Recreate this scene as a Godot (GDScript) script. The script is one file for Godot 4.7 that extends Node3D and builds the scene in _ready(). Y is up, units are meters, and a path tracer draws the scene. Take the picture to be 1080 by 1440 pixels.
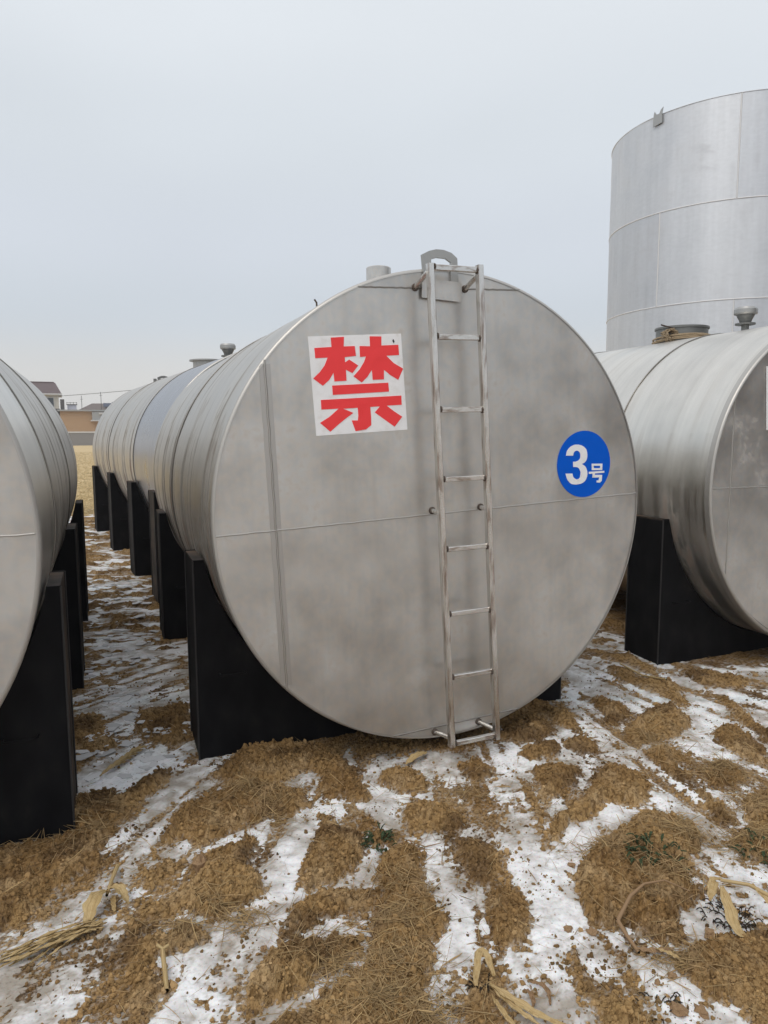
extends Node3D

# A yard of stainless steel storage tanks on black saddles, on ploughed soil with thin snow, under an overcast sky.
# Units are metres, y is up, the ground lies at y = 0; the tanks' own axes are turned by YAW.

const YAW := 0.3759
const FACE := Vector3(0.3522, 1.349, -3.7558)   # centre of the front plate of the tank marked 3
const RADIUS := 1.25

const MOUNDS := [
	[0.05, -1.52, -3.32, -1.39, -3.39, -1.31, -3.32, -1.25, -3.5, -1.17, -3.63, -1.11, -3.49, -1.14, -3.39, -1.18, -3.28, -1.16, -3.12, -1.22, -3.06, -1.21, -2.92, -1.18, -2.77, -1.25, -2.65, -1.3, -2.52, -1.32, -2.41, -1.38, -2.37, -1.49, -2.3, -1.85, -2.9, -1.65, -2.87, -1.39, -2.98],
	[0.04, -2, -4.28, -1.78, -4.33, -1.63, -4.07, -1.52, -3.92, -1.58, -3.78, -1.63, -3.62, -1.66, -3.5],
	[0.04, -1.57, -4.39, -1.29, -4.5, -1.1, -3.96, -1.22, -3.87, -1.41, -3.97, -1.52, -4.17],
	[0.05, -0.89, -3.53, -0.8, -3.82, -0.58, -3.94, -0.28, -3.82, -0.16, -3.56, -0.26, -3.49, -0.41, -3.59, -0.51, -3.47, -0.63, -3.42, -0.77, -3.45],
	[0.06, -0.97, -2.92, -0.98, -3.12, -0.96, -3.25, -0.84, -3.33, -0.7, -3.42, -0.54, -3.42, -0.39, -3.34, -0.35, -3.23, -0.42, -3.15, -0.55, -3.12, -0.62, -3.06, -0.75, -2.92, -0.82, -2.89, -0.89, -2.97, -0.94, -2.94],
	[0.08, -0.77, -2.72, -0.77, -2.81, -0.72, -2.87, -0.65, -2.89, -0.6, -2.97, -0.56, -2.96, -0.56, -2.81, -0.57, -2.74, -0.52, -2.69, -0.46, -2.6, -0.49, -2.54, -0.55, -2.5, -0.58, -2.44, -0.63, -2.4, -0.69, -2.44, -0.77, -2.46, -0.83, -2.52, -0.78, -2.63, -0.75, -2.65],
	[0.07, -0.31, -3.21, -0.26, -3.12, -0.2, -3.03, -0.13, -3, -0.09, -2.89, -0.11, -2.79, -0.15, -2.71, -0.2, -2.62, -0.28, -2.6, -0.35, -2.57, -0.35, -2.67, -0.34, -2.81, -0.32, -2.97],
	[0.06, -0.32, -3.57, -0.16, -3.6, -0.06, -3.27, -0.14, -3.24, -0.21, -3.29, -0.29, -3.26, -0.32, -3.41],
	[0.06, -0.05, -3.46, 0.03, -3.59, 0.16, -3.57, 0.22, -3.41, 0.17, -3.32, 0.02, -3.35],
	[0.04, -0.15, -3.21, -0.11, -3.19, -0.03, -3.07, -0.02, -3.01, -0.09, -3.01, -0.12, -3.11],
	[0.05, -0.09, -2.95, -0.04, -3.03, 0.03, -3, 0.04, -2.89, -0.07, -2.87],
	[0.06, 0.08, -3.18, 0.13, -3.28, 0.23, -3.26, 0.33, -3.14, 0.37, -3.05, 0.31, -3.01, 0.18, -2.99, 0.1, -3.02],
	[0.06, -0.03, -2.71, -0.01, -2.81, 0.07, -2.86, 0.14, -2.83, 0.15, -2.69, 0.11, -2.62, -0.02, -2.62],
	[0.06, -0.38, -2.38, -0.35, -2.48, -0.31, -2.55, -0.23, -2.6, -0.12, -2.59, 0.01, -2.6, 0.02, -2.55, -0.06, -2.5, -0.16, -2.46, -0.26, -2.4, -0.33, -2.34, -0.38, -2.31],
	[0.08, -0.39, -2.29, -0.28, -2.32, -0.11, -2.33, -0.08, -2.29, -0.09, -2.24, -0.2, -2.22, -0.24, -2.16, -0.26, -2.09, -0.32, -2.05, -0.42, -2.02, -0.45, -2.09, -0.42, -2.16, -0.41, -2.24],
	[0.08, -0.01, -2.84, 0.12, -2.89, 0.14, -2.69, 0.18, -2.51, 0.22, -2.4, 0.17, -2.32, 0.17, -2.22, 0.13, -2.1, 0.13, -1.89, -0.37, -1.86, -0.33, -1.96, -0.23, -2.02, -0.18, -2.09, -0.12, -2.16, -0.05, -2.22, -0.02, -2.31, -0.04, -2.4, 0.01, -2.52, -0.02, -2.64],
	[0.07, -0.9, -2.3, -0.82, -2.33, -0.7, -2.38, -0.62, -2.36, -0.63, -2.31, -0.71, -2.26, -0.79, -2.23, -0.74, -2.12, -0.67, -2.1, -0.72, -2.02, -0.71, -1.89, -0.75, -1.89, -0.82, -2.07, -0.87, -2.23],
	[0.04, -0.98, -2.5, -0.93, -2.44, -0.9, -2.37, -0.9, -2.31],
	[0.04, -0.94, -2.52, -0.83, -2.54, -0.79, -2.44, -0.89, -2.42],
	[0.035, -1, -2.67, -0.91, -2.79, -0.83, -2.78, -0.88, -2.65, -0.97, -2.61],
	[0.06, 0.32, -2.94, 0.38, -2.95, 0.45, -2.83, 0.46, -2.71, 0.42, -2.64, 0.34, -2.62, 0.33, -2.71, 0.32, -2.83],
	[0.05, 0.43, -2.6, 0.52, -2.6, 0.55, -2.51, 0.54, -2.38, 0.48, -2.3, 0.41, -2.29, 0.37, -2.32, 0.37, -2.43, 0.4, -2.53],
	[0.03, 0.26, -2.1, 0.35, -2.18, 0.38, -2.13, 0.35, -2.04, 0.31, -1.93, 0.24, -1.94],
	[0.03, 0.62, -2.25, 0.65, -2.24, 0.65, -2.1, 0.62, -2.07, 0.61, -2.14],
	[0.05, 0.69, -2.11, 0.75, -2.11, 0.76, -2.01, 0.8, -1.91, 0.66, -1.91],
	[0.13, 0.75, -2.68, 0.86, -2.8, 0.98, -2.91, 1.11, -3.02, 1.19, -3.1, 1.36, -3.07, 1.38, -2.93, 1.29, -2.8, 1.17, -2.7, 1.18, -2.59, 1.25, -2.56, 1.11, -2.47, 1.05, -2.39, 1.03, -2.28, 0.96, -2.28, 0.9, -2.34, 0.87, -2.41, 0.82, -2.39, 0.74, -2.4, 0.73, -2.51],
	[0.09, 1.01, -2.23, 1.13, -2.28, 1.23, -2.3, 1.34, -2.32, 1.47, -2.32, 1.2, -1.86, 1.09, -1.86, 1.08, -2, 0.99, -2.04, 1.01, -2.11, 0.97, -2.14],
	[0.08, 1.5, -2.9, 1.6, -3.01, 1.73, -3.04, 1.89, -3.04, 1.72, -2.75, 1.58, -2.76, 1.49, -2.78],
	[0.04, 0.7, -3.5, 0.73, -3.44, 0.73, -3.17, 0.71, -2.96, 0.71, -2.88, 0.68, -2.86, 0.68, -3.11],
	[0.07, 0.77, -3.54, 0.82, -3.6, 0.93, -3.59, 1.03, -3.59, 1.01, -3.48, 0.9, -3.37, 0.84, -3.29, 0.78, -3.27, 0.77, -3.37],
	[0.08, 0.7, -2.95, 0.82, -3.14, 0.96, -3.27, 1.03, -3.4, 1.13, -3.55, 1.22, -3.61, 1.26, -3.55, 1.32, -3.47, 1.33, -3.35, 1.21, -3.2, 1.08, -3.23, 0.94, -3.11, 0.82, -3.02, 0.75, -2.91],
	[0.06, 0.72, -3.73, 0.79, -3.83, 0.91, -3.91, 0.99, -3.85, 0.95, -3.72, 0.84, -3.68, 0.76, -3.66],
	[0.06, 1.02, -3.88, 1.13, -3.96, 1.19, -3.89, 1.19, -3.76, 1.07, -3.74, 1, -3.8],
	[0.06, 0.61, -3.95, 0.85, -4.23, 0.95, -4.2, 1.02, -4.02, 0.89, -3.92, 0.72, -3.88],
	[0.06, 1, -4.42, 1.11, -4.38, 1.16, -4.25, 1.15, -4.04, 1.06, -4.1],
	[0.05, 0.39, -3.61, 0.5, -3.7, 0.56, -3.6, 0.54, -3.47, 0.46, -3.44, 0.4, -3.51],
	[0.04, 0.39, -3.32, 0.44, -3.39, 0.45, -3.24, 0.44, -3.16, 0.41, -3.26],
	[0.07, 1.37, -4.54, 1.45, -4.54, 1.55, -4.41, 1.53, -4.3, 1.41, -4.12, 1.35, -4.1, 1.36, -4.28],
	[0.08, 1.4, -4.02, 1.58, -4.24, 1.72, -4.39, 1.85, -4.44, 1.88, -4.24, 1.83, -4.11, 1.69, -3.96, 1.55, -3.92, 1.41, -3.83],
	[0.05, 1.44, -3.78, 1.55, -3.83, 1.62, -3.75, 1.54, -3.61, 1.55, -3.53, 1.6, -3.53, 1.54, -3.46, 1.47, -3.42, 1.45, -3.57],
	[0.06, 1.5, -3.42, 1.57, -3.33, 1.59, -3.21, 1.61, -3.09, 1.6, -3.03, 1.51, -3.05, 1.52, -3.15],
	[0.07, 1.66, -3.53, 1.78, -3.64, 1.86, -3.57, 1.84, -3.45, 1.63, -3.38],
	[0.08, 1.72, -3.24, 1.91, -3.38, 2.09, -3.38, 1.86, -2.98, 1.72, -3.03, 1.65, -3.08],
	[0.04, 1.72, -5.25, 1.83, -5.17, 1.85, -4.94, 2.01, -5.01, 2.07, -4.79, 2, -4.53, 1.92, -4.33, 1.88, -4.51, 1.82, -4.64, 1.74, -4.84, 1.64, -4.91],
	[0.04, 1.61, -5.51, 1.96, -5.54, 2.04, -5.17, 1.94, -5.1, 1.85, -5.3],
	[0.05, 2.19, -5.13, 2.4, -5.08, 2.59, -4.93, 2.48, -4.76, 2.34, -4.83, 2.2, -4.63, 2.21, -4.83],
	[0.05, 2.26, -4.72, 2.29, -4.53, 2.26, -4.24, 2.26, -4.03, 2.36, -3.84, 2.28, -3.71, 2.17, -3.87, 2.17, -4.11, 2.17, -4.33],
	[0.05, 1.94, -4.06, 2.11, -4.16, 2.12, -4.01, 2.11, -3.75, 2, -3.61, 1.94, -3.73, 1.89, -3.87],
	[0.04, 0.66, -4.31, 0.88, -4.48, 1.27, -4.95, 1.29, -4.84, 1.08, -4.54, 0.9, -4.36, 0.68, -4.15],
	[0.03, -0.17, -4.05, 0.24, -3.9, 0.61, -3.95, 0.39, -3.75, 0.07, -3.77, -0.14, -3.77],
]
const DIRTY := [
	[1, -1.07, -3.51, -0.94, -3.36, -0.95, -3.1, -0.97, -2.88, -0.97, -2.59, -0.96, -2.39, -0.82, -1.95, -1.27, -1.93, -1.51, -2.32, -1.28, -2.47, -1.18, -2.75, -1.2, -3.02, -1.15, -3.3],
	[0.8, -0.8, -2.49, -0.6, -2.68, -0.54, -2.59, -0.61, -2.35, -0.74, -2.28],
	[0.9, 0.15, -2.87, 0.33, -2.92, 0.33, -2.63, 0.41, -2.58, 0.35, -2.38, 0.2, -2.42, 0.16, -2.58],
	[0.55, 0.33, -3.22, 0.71, -3.42, 0.7, -3.03, 0.66, -2.72, 0.45, -2.87, 0.34, -3.01],
	[0.6, 0.57, -2.58, 0.64, -2.42, 0.67, -2.14, 0.55, -1.95, 0.38, -1.95, 0.38, -2.24, 0.49, -2.31],
	[0.4, 0.8, -2.92, 0.86, -2.81, 0.75, -2.62, 0.62, -2.67],
	[0.7, 1.63, -5.31, 2.06, -4.33, 1.79, -3.73, 1.63, -3.73, 1.79, -4.84, 1.49, -4.84],
	[0.5, 2.27, -5.13, 2.64, -4.32, 2.02, -3.27, 1.91, -4.01],
	[0.8, 0.8, -2.5, 0.73, -2.67, 0.71, -2.27],
	[0.7, 1.21, -2.53, 1.48, -2.58, 1.46, -2.3, 1.06, -2.24],
	[1, -0.45, -3.84, 0.65, -3.94, 0.56, -3.59, 0.22, -3.52, -0.15, -3.51],
	[0.5, -0.53, -2.93, -0.38, -2.95, -0.4, -2.68, -0.54, -2.63],
	[0.6, -0.68, -2.15, -0.56, -2.25, -0.49, -2.12, -0.54, -1.95, -0.63, -1.95],
]
const CHARACTER := [
	[-0.651, 0.874, -0.584, 0.881, -0.586, 0.835, -0.529, 0.839, -0.523, 0.792, -0.581, 0.784, -0.58, 0.759, -0.558, 0.773, -0.512, 0.746, -0.542, 0.708, -0.576, 0.724, -0.573, 0.671, -0.635, 0.666, -0.639, 0.708, -0.661, 0.673, -0.694, 0.644, -0.742, 0.678, -0.709, 0.708, -0.684, 0.741, -0.668, 0.779, -0.73, 0.774, -0.734, 0.822, -0.648, 0.83],
	[-0.451, 0.889, -0.389, 0.891, -0.389, 0.847, -0.298, 0.854, -0.294, 0.804, -0.363, 0.798, -0.324, 0.764, -0.272, 0.737, -0.299, 0.681, -0.342, 0.704, -0.376, 0.729, -0.376, 0.682, -0.436, 0.678, -0.44, 0.727, -0.465, 0.691, -0.494, 0.664, -0.537, 0.693, -0.504, 0.728, -0.481, 0.764, -0.471, 0.791, -0.502, 0.787, -0.504, 0.84, -0.449, 0.841],
	[-0.647, 0.646, -0.353, 0.666, -0.349, 0.622, -0.644, 0.601],
	[-0.705, 0.576, -0.282, 0.603, -0.28, 0.557, -0.362, 0.552, -0.325, 0.526, -0.277, 0.497, -0.319, 0.447, -0.371, 0.481, -0.426, 0.518, -0.398, 0.548, -0.45, 0.545, -0.446, 0.497, -0.445, 0.455, -0.473, 0.434, -0.528, 0.425, -0.548, 0.478, -0.516, 0.478, -0.513, 0.502, -0.516, 0.54, -0.591, 0.535, -0.539, 0.515, -0.577, 0.489, -0.621, 0.455, -0.659, 0.423, -0.711, 0.466, -0.664, 0.494, -0.615, 0.535, -0.703, 0.53],
]
const NUMERAL := [
	[0.722, 0.283, 0.724, 0.29, 0.725, 0.298, 0.727, 0.305, 0.73, 0.312, 0.735, 0.318, 0.742, 0.325, 0.749, 0.331, 0.756, 0.335, 0.765, 0.339, 0.774, 0.342, 0.784, 0.344, 0.794, 0.344, 0.804, 0.344, 0.814, 0.342, 0.824, 0.34, 0.832, 0.336, 0.84, 0.333, 0.847, 0.328, 0.853, 0.323, 0.858, 0.317, 0.862, 0.311, 0.864, 0.303, 0.866, 0.295, 0.867, 0.287, 0.867, 0.28, 0.867, 0.274, 0.866, 0.267, 0.864, 0.261, 0.862, 0.256, 0.859, 0.251, 0.855, 0.247, 0.851, 0.243, 0.847, 0.24, 0.842, 0.238, 0.836, 0.236, 0.831, 0.234, 0.838, 0.23, 0.845, 0.227, 0.851, 0.223, 0.857, 0.218, 0.861, 0.212, 0.865, 0.205, 0.868, 0.197, 0.87, 0.19, 0.871, 0.182, 0.872, 0.175, 0.871, 0.167, 0.869, 0.16, 0.866, 0.153, 0.863, 0.146, 0.858, 0.139, 0.853, 0.134, 0.847, 0.13, 0.841, 0.126, 0.834, 0.124, 0.826, 0.121, 0.817, 0.12, 0.808, 0.119, 0.799, 0.118, 0.79, 0.118, 0.781, 0.119, 0.773, 0.12, 0.765, 0.122, 0.758, 0.126, 0.752, 0.13, 0.746, 0.136, 0.74, 0.142, 0.735, 0.149, 0.731, 0.156, 0.728, 0.165, 0.725, 0.173, 0.722, 0.182, 0.769, 0.181, 0.771, 0.175, 0.772, 0.169, 0.774, 0.164, 0.777, 0.159, 0.782, 0.155, 0.787, 0.152, 0.793, 0.149, 0.798, 0.147, 0.803, 0.148, 0.808, 0.149, 0.812, 0.15, 0.816, 0.152, 0.819, 0.155, 0.821, 0.159, 0.822, 0.164, 0.823, 0.169, 0.824, 0.174, 0.824, 0.179, 0.824, 0.185, 0.823, 0.191, 0.82, 0.197, 0.817, 0.203, 0.813, 0.208, 0.809, 0.212, 0.805, 0.214, 0.801, 0.216, 0.796, 0.217, 0.791, 0.217, 0.787, 0.218, 0.782, 0.218, 0.778, 0.218, 0.773, 0.218, 0.771, 0.248, 0.776, 0.248, 0.781, 0.248, 0.785, 0.248, 0.79, 0.248, 0.795, 0.25, 0.801, 0.252, 0.806, 0.254, 0.81, 0.257, 0.814, 0.26, 0.817, 0.264, 0.819, 0.269, 0.82, 0.273, 0.82, 0.279, 0.82, 0.285, 0.818, 0.291, 0.817, 0.296, 0.814, 0.3, 0.811, 0.303, 0.807, 0.306, 0.804, 0.309, 0.8, 0.309, 0.796, 0.31, 0.792, 0.31, 0.788, 0.309, 0.785, 0.308, 0.781, 0.306, 0.778, 0.303, 0.775, 0.3, 0.773, 0.296, 0.772, 0.292, 0.771, 0.287, 0.77, 0.282],
	[0.899, 0.234, 0.974, 0.233, 0.974, 0.196, 0.901, 0.197, 0.901, 0.215, 0.915, 0.215, 0.915, 0.208, 0.959, 0.207, 0.959, 0.221, 0.913, 0.222, 0.914, 0.216, 0.9, 0.216],
	[0.881, 0.188, 0.989, 0.191, 0.99, 0.18, 0.924, 0.178, 0.923, 0.17, 0.975, 0.168, 0.973, 0.134, 0.961, 0.124, 0.938, 0.125, 0.937, 0.137, 0.951, 0.137, 0.955, 0.154, 0.907, 0.154, 0.908, 0.177, 0.882, 0.176],
]

var used_names := {}
var field := PackedFloat32Array()
var dirt_field := PackedFloat32Array()
var ice_field := PackedFloat32Array()
const FX0 := -5.0
const FZ0 := -10.5
const FC := 0.02
const FW := 620
const FH := 480
var n_broad := FastNoiseLite.new()
var n_mid := FastNoiseLite.new()
var n_clod := FastNoiseLite.new()
var n_clod2 := FastNoiseLite.new()
var n_fine := FastNoiseLite.new()
var n_patch := FastNoiseLite.new()
var mats := {}
var rng := RandomNumberGenerator.new()


func _ready() -> void:
	rng.seed = 7
	setup_camera_and_light()
	setup_noise()
	make_materials()
	build_ground()
	build_tanks()
	build_upright_tank()
	build_background()
	build_added_shed()
	build_signs()
	build_litter()


# ------------------------------------------------------------------ camera, sky, sun
func setup_camera_and_light() -> void:
	var cam := Camera3D.new()
	cam.name = "camera"
	add_child(cam)
	cam.fov = 2.0 * rad_to_deg(atan(720.0 / 1003.7))
	cam.near = 0.05
	cam.far = 1500.0
	var fw := Vector3(0, -0.11432, -0.99344)
	var rt := Vector3(0.999992, -0.003995, 0.00046)
	cam.transform = Transform3D(Basis(rt, -rt.cross(fw) * -1.0, -fw).orthonormalized(), Vector3(0, 1.78, 0))
	cam.current = true
	var env := Environment.new()
	env.background_mode = Environment.BG_SKY
	env.tonemap_mode = Environment.TONE_MAPPER_LINEAR
	env.tonemap_exposure = 1.0
	env.sdfgi_enabled = true
	env.ssao_enabled = true
	env.ssil_enabled = true
	env.fog_enabled = true
	env.fog_density = 0.0011
	env.fog_light_color = Color(0.86, 0.87, 0.89)
	var sky := Sky.new()
	var pano := PanoramaSkyMaterial.new()
	pano.panorama = ImageTexture.create_from_image(sky_image())
	sky.sky_material = pano
	env.sky = sky
	var we := WorldEnvironment.new()
	we.name = "world_environment"
	we.environment = env
	add_child(we)
	var sun := DirectionalLight3D.new()
	sun.name = "sun"
	sun.light_energy = 0.4
	sun.light_angular_distance = 35.0
	sun.light_color = Color(1.0, 0.97, 0.93)
	sun.shadow_enabled = true
	add_child(sun)
	sun.look_at_from_position(Vector3(-3, 8, 5), Vector3.ZERO)


func sky_image() -> Image:
	var w := 256
	var h := 128
	var im := Image.create(w, h, false, Image.FORMAT_RGBF)
	var stops := [[0.0, Color8(229, 226, 222)], [3.5, Color8(220, 220, 218)], [8.5, Color8(207, 215, 223)], [14.0, Color8(212, 219, 228)], [21.0, Color8(219, 226, 233)],
		[28.0, Color8(226, 232, 238)], [45.0, Color8(234, 237, 242)], [90.0, Color8(238, 241, 245)]]
	var cl := FastNoiseLite.new()
	cl.seed = 5
	cl.frequency = 1.6
	cl.fractal_octaves = 4
	for y in h:
		var el := 90.0 - (y + 0.5) / h * 180.0
		var c: Color = stops[0][1]
		for k in stops.size() - 1:
			if el >= stops[k][0]:
				var t: float = smoothstep(stops[k][0], stops[k + 1][0], el)
				c = (stops[k][1] as Color).lerp(stops[k + 1][1], t)
		c = c.srgb_to_linear()
		for x in w:
			var a := TAU * x / w
			var d := Vector3(cos(a) * cos(deg_to_rad(el)), sin(deg_to_rad(el)) * 3.0, sin(a) * cos(deg_to_rad(el)))
			var m := 1.0 + 0.05 * cl.get_noise_3dv(d)
			im.set_pixel(x, y, Color(c.r * m, c.g * m, c.b * m))
	return im


# ------------------------------------------------------------------ helpers
func numbered(called: String) -> String:
	var k: int = used_names.get(called, 0)
	used_names[called] = k + 1
	return called if k == 0 else "%s_%03d" % [called, k]


func thing(called: String, label: String, category: String, at := Vector3.ZERO, turn := 0.0, group := "") -> Node3D:
	var o := Node3D.new()
	o.name = numbered(called)
	add_child(o)
	o.position = at
	o.rotation.y = turn
	tag(o, label, category, group)
	return o


func tag(o: Node, label: String, category: String, group := "", kind := "") -> void:
	if label:
		o.set_meta("label", label)
	if category:
		o.set_meta("category", category)
	if group:
		o.set_meta("group", group)
	if kind:
		o.set_meta("kind", kind)


func part(called: String, mesh: Mesh, mat: Material, parent: Node) -> MeshInstance3D:
	var o := MeshInstance3D.new()
	o.mesh = mesh
	o.material_override = mat
	o.name = numbered(called) if parent == self else called
	parent.add_child(o, true)
	return o


func surf() -> SurfaceTool:
	var st := SurfaceTool.new()
	st.begin(Mesh.PRIMITIVE_TRIANGLES)
	return st


func vtx(st: SurfaceTool, p: Vector3, n: Vector3, uv: Vector2) -> void:
	st.set_normal(n)
	st.set_uv(uv)
	st.add_vertex(p)


# a, b, c, d run counter-clockwise seen from outside
func quad(st: SurfaceTool, a: Vector3, b: Vector3, c: Vector3, d: Vector3) -> void:
	var n := (b - a).cross(c - a).normalized()
	var u := b - a
	var uv := [Vector2(0, 0), Vector2(u.length(), 0), Vector2(u.length(), (c - b).length()), Vector2(0, (c - b).length())]
	vtx(st, a, n, uv[0]); vtx(st, c, n, uv[2]); vtx(st, b, n, uv[1])
	vtx(st, a, n, uv[0]); vtx(st, d, n, uv[3]); vtx(st, c, n, uv[2])


func box(st: SurfaceTool, size: Vector3, t: Transform3D) -> void:
	var s := size * 0.5
	var c := []
	for i in 8:
		c.append(t * Vector3(s.x if i & 1 else -s.x, s.y if i & 2 else -s.y, s.z if i & 4 else -s.z))
	quad(st, c[4], c[5], c[7], c[6])
	quad(st, c[1], c[0], c[2], c[3])
	quad(st, c[5], c[1], c[3], c[7])
	quad(st, c[0], c[4], c[6], c[2])
	quad(st, c[6], c[7], c[3], c[2])
	quad(st, c[0], c[1], c[5], c[4])


# a box with bevelled long edges, along z from a to b
func bar(st: SurfaceTool, a: Vector3, b: Vector3, w: float, h: float, up: Vector3, bev := 0.004) -> void:
	var z := (b - a).normalized()
	var x := up.cross(z).normalized()
	var y := z.cross(x)
	var ring := [Vector2(-w + bev, -h), Vector2(w - bev, -h), Vector2(w, -h + bev), Vector2(w, h - bev), Vector2(w - bev, h), Vector2(-w + bev, h), Vector2(-w, h - bev), Vector2(-w, -h + bev)]
	for k in 8:
		var p: Vector2 = ring[k]
		var q: Vector2 = ring[(k + 1) % 8]
		quad(st, b + x * p.x + y * p.y, a + x * p.x + y * p.y, a + x * q.x + y * q.y, b + x * q.x + y * q.y)
	for k in range(1, 7):
		for e in [[a, -z], [b, z]]:
			var o: Vector3 = e[0]
			var p0: Vector3 = o + x * ring[0].x + y * ring[0].y
			var p1: Vector3 = o + x * ring[k].x + y * ring[k].y
			var p2: Vector3 = o + x * ring[k + 1].x + y * ring[k + 1].y
			vtx(st, p0, e[1], Vector2.ZERO); vtx(st, p2 if o == b else p1, e[1], Vector2.ZERO); vtx(st, p1 if o == b else p2, e[1], Vector2.ZERO)


func tube(st: SurfaceTool, pts: Array, r, sides := 8, caps := true) -> void:
	var rings := []
	var norms := []
	var prev := Vector3.ZERO
	for i in pts.size():
		var d: Vector3 = (pts[mini(i + 1, pts.size() - 1)] - pts[maxi(i - 1, 0)]).normalized()
		var x := prev
		if i == 0:
			x = d.cross(Vector3.UP if absf(d.y) < 0.9 else Vector3.RIGHT).normalized()
		x = (x - d * x.dot(d)).normalized()
		prev = x
		var y := d.cross(x)
		var rr: float = r[i] if r is Array else r
		var ring := []
		var nn := []
		for k in sides + 1:
			var a := TAU * k / sides
			var n := x * cos(a) + y * sin(a)
			ring.append(pts[i] + n * rr)
			nn.append(n)
		rings.append(ring)
		norms.append(nn)
	for i in pts.size() - 1:
		for k in sides:
			var u0 := float(k) / sides
			var u1 := float(k + 1) / sides
			vtx(st, rings[i][k], norms[i][k], Vector2(u0, i)); vtx(st, rings[i + 1][k], norms[i + 1][k], Vector2(u0, i + 1)); vtx(st, rings[i + 1][k + 1], norms[i + 1][k + 1], Vector2(u1, i + 1))
			vtx(st, rings[i][k], norms[i][k], Vector2(u0, i)); vtx(st, rings[i + 1][k + 1], norms[i + 1][k + 1], Vector2(u1, i + 1)); vtx(st, rings[i][k + 1], norms[i][k + 1], Vector2(u1, i))
	if caps:
		for e in [0, pts.size() - 1]:
			var n: Vector3 = (pts[0] - pts[1]).normalized() if e == 0 else (pts[-1] - pts[-2]).normalized()
			for k in sides:
				vtx(st, pts[e], n, Vector2.ZERO); vtx(st, rings[e][k + (0 if e else 1)], n, Vector2.ZERO); vtx(st, rings[e][k + (1 if e else 0)], n, Vector2.ZERO)


# a profile of (radius, height) turned round the y axis, flat shaded across the profile
func lathe(st: SurfaceTool, prof: Array, sides: int, at := Vector3.ZERO) -> void:
	for i in prof.size() - 1:
		var p: Vector2 = prof[i]
		var q: Vector2 = prof[i + 1]
		var d := (q - p).normalized()
		var n2 := Vector2(d.y, -d.x)
		for k in sides:
			var a := TAU * k / sides
			var b := TAU * (k + 1) / sides
			var da := Vector3(sin(a), 0, cos(a))
			var db := Vector3(sin(b), 0, cos(b))
			var na := da * n2.x + Vector3.UP * n2.y
			var nb := db * n2.x + Vector3.UP * n2.y
			var p0 := at + da * p.x + Vector3.UP * p.y
			var p1 := at + db * p.x + Vector3.UP * p.y
			var q0 := at + da * q.x + Vector3.UP * q.y
			var q1 := at + db * q.x + Vector3.UP * q.y
			var u0 := float(k) / sides
			var u1 := float(k + 1) / sides
			if p.x > 0.0:
				vtx(st, p0, na, Vector2(u0, p.y)); vtx(st, q1, nb, Vector2(u1, q.y)); vtx(st, p1, nb, Vector2(u1, p.y))
			if q.x > 0.0:
				vtx(st, p0, na, Vector2(u0, p.y)); vtx(st, q0, na, Vector2(u0, q.y)); vtx(st, q1, nb, Vector2(u1, q.y))


# a polygon in the xy plane, extruded from z0 (back) to z1 (front); uv = (x, y) * scale + 0.5
func extrude(st: SurfaceTool, poly: PackedVector2Array, z0: float, z1: float, uvs := 1.0) -> void:
	var pg := poly
	if Geometry2D.is_polygon_clockwise(pg):
		pg = pg.duplicate()
		pg.reverse()
	var idx := Geometry2D.triangulate_polygon(pg)
	for k in range(0, idx.size(), 3):
		var a := pg[idx[k]]
		var b := pg[idx[k + 1]]
		var c := pg[idx[k + 2]]
		if (b - a).cross(c - a) < 0.0:
			var t := b
			b = c
			c = t
		for s in [[z1, Vector3.BACK], [z0, Vector3.FORWARD]]:
			var tri := [a, c, b] if s[1] == Vector3.BACK else [a, b, c]
			for q: Vector2 in tri:
				vtx(st, Vector3(q.x, q.y, s[0]), s[1], Vector2(q.x * uvs + 0.5, 0.5 - q.y * uvs))
	for k in pg.size():
		var p := pg[k]
		var q := pg[(k + 1) % pg.size()]
		quad(st, Vector3(p.x, p.y, z1), Vector3(p.x, p.y, z0), Vector3(q.x, q.y, z0), Vector3(q.x, q.y, z1))


func setup_noise() -> void:
	for a in [[n_broad, 11, 0.35, 2], [n_mid, 12, 2.2, 3], [n_fine, 15, 38.0, 2], [n_patch, 16, 1.0, 4]]:
		a[0].seed = a[1]
		a[0].frequency = a[2]
		a[0].fractal_octaves = a[3]
		a[0].noise_type = FastNoiseLite.TYPE_SIMPLEX_SMOOTH
	for a in [[n_clod, 13, 13.0], [n_clod2, 14, 34.0]]:
		a[0].seed = a[1]
		a[0].frequency = a[2]
		a[0].noise_type = FastNoiseLite.TYPE_CELLULAR
		a[0].cellular_return_type = FastNoiseLite.RETURN_DISTANCE
		a[0].cellular_jitter = 1.0
		a[0].fractal_type = FastNoiseLite.FRACTAL_NONE
		a[0].domain_warp_enabled = true
		a[0].domain_warp_amplitude = 0.8 / a[2]
		a[0].domain_warp_frequency = a[2] * 1.5


# ------------------------------------------------------------------ materials
# one octave-stack of noise, as bytes of a w x h picture; drawn on sw x sh and stretched, so that unequal sizes give streaks
func layer(sd: int, freq: float, sw: int, sh: int, w: int, h: int, oct := 4) -> PackedByteArray:
	var n := FastNoiseLite.new()
	n.seed = sd
	n.frequency = freq
	n.fractal_octaves = oct
	n.noise_type = FastNoiseLite.TYPE_SIMPLEX_SMOOTH
	var im := n.get_seamless_image(sw, sh, false, false, 0.15)
	im.convert(Image.FORMAT_L8)
	if sw != w or sh != h:
		im.resize(w, h, Image.INTERPOLATE_CUBIC)
	return im.get_data()


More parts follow.
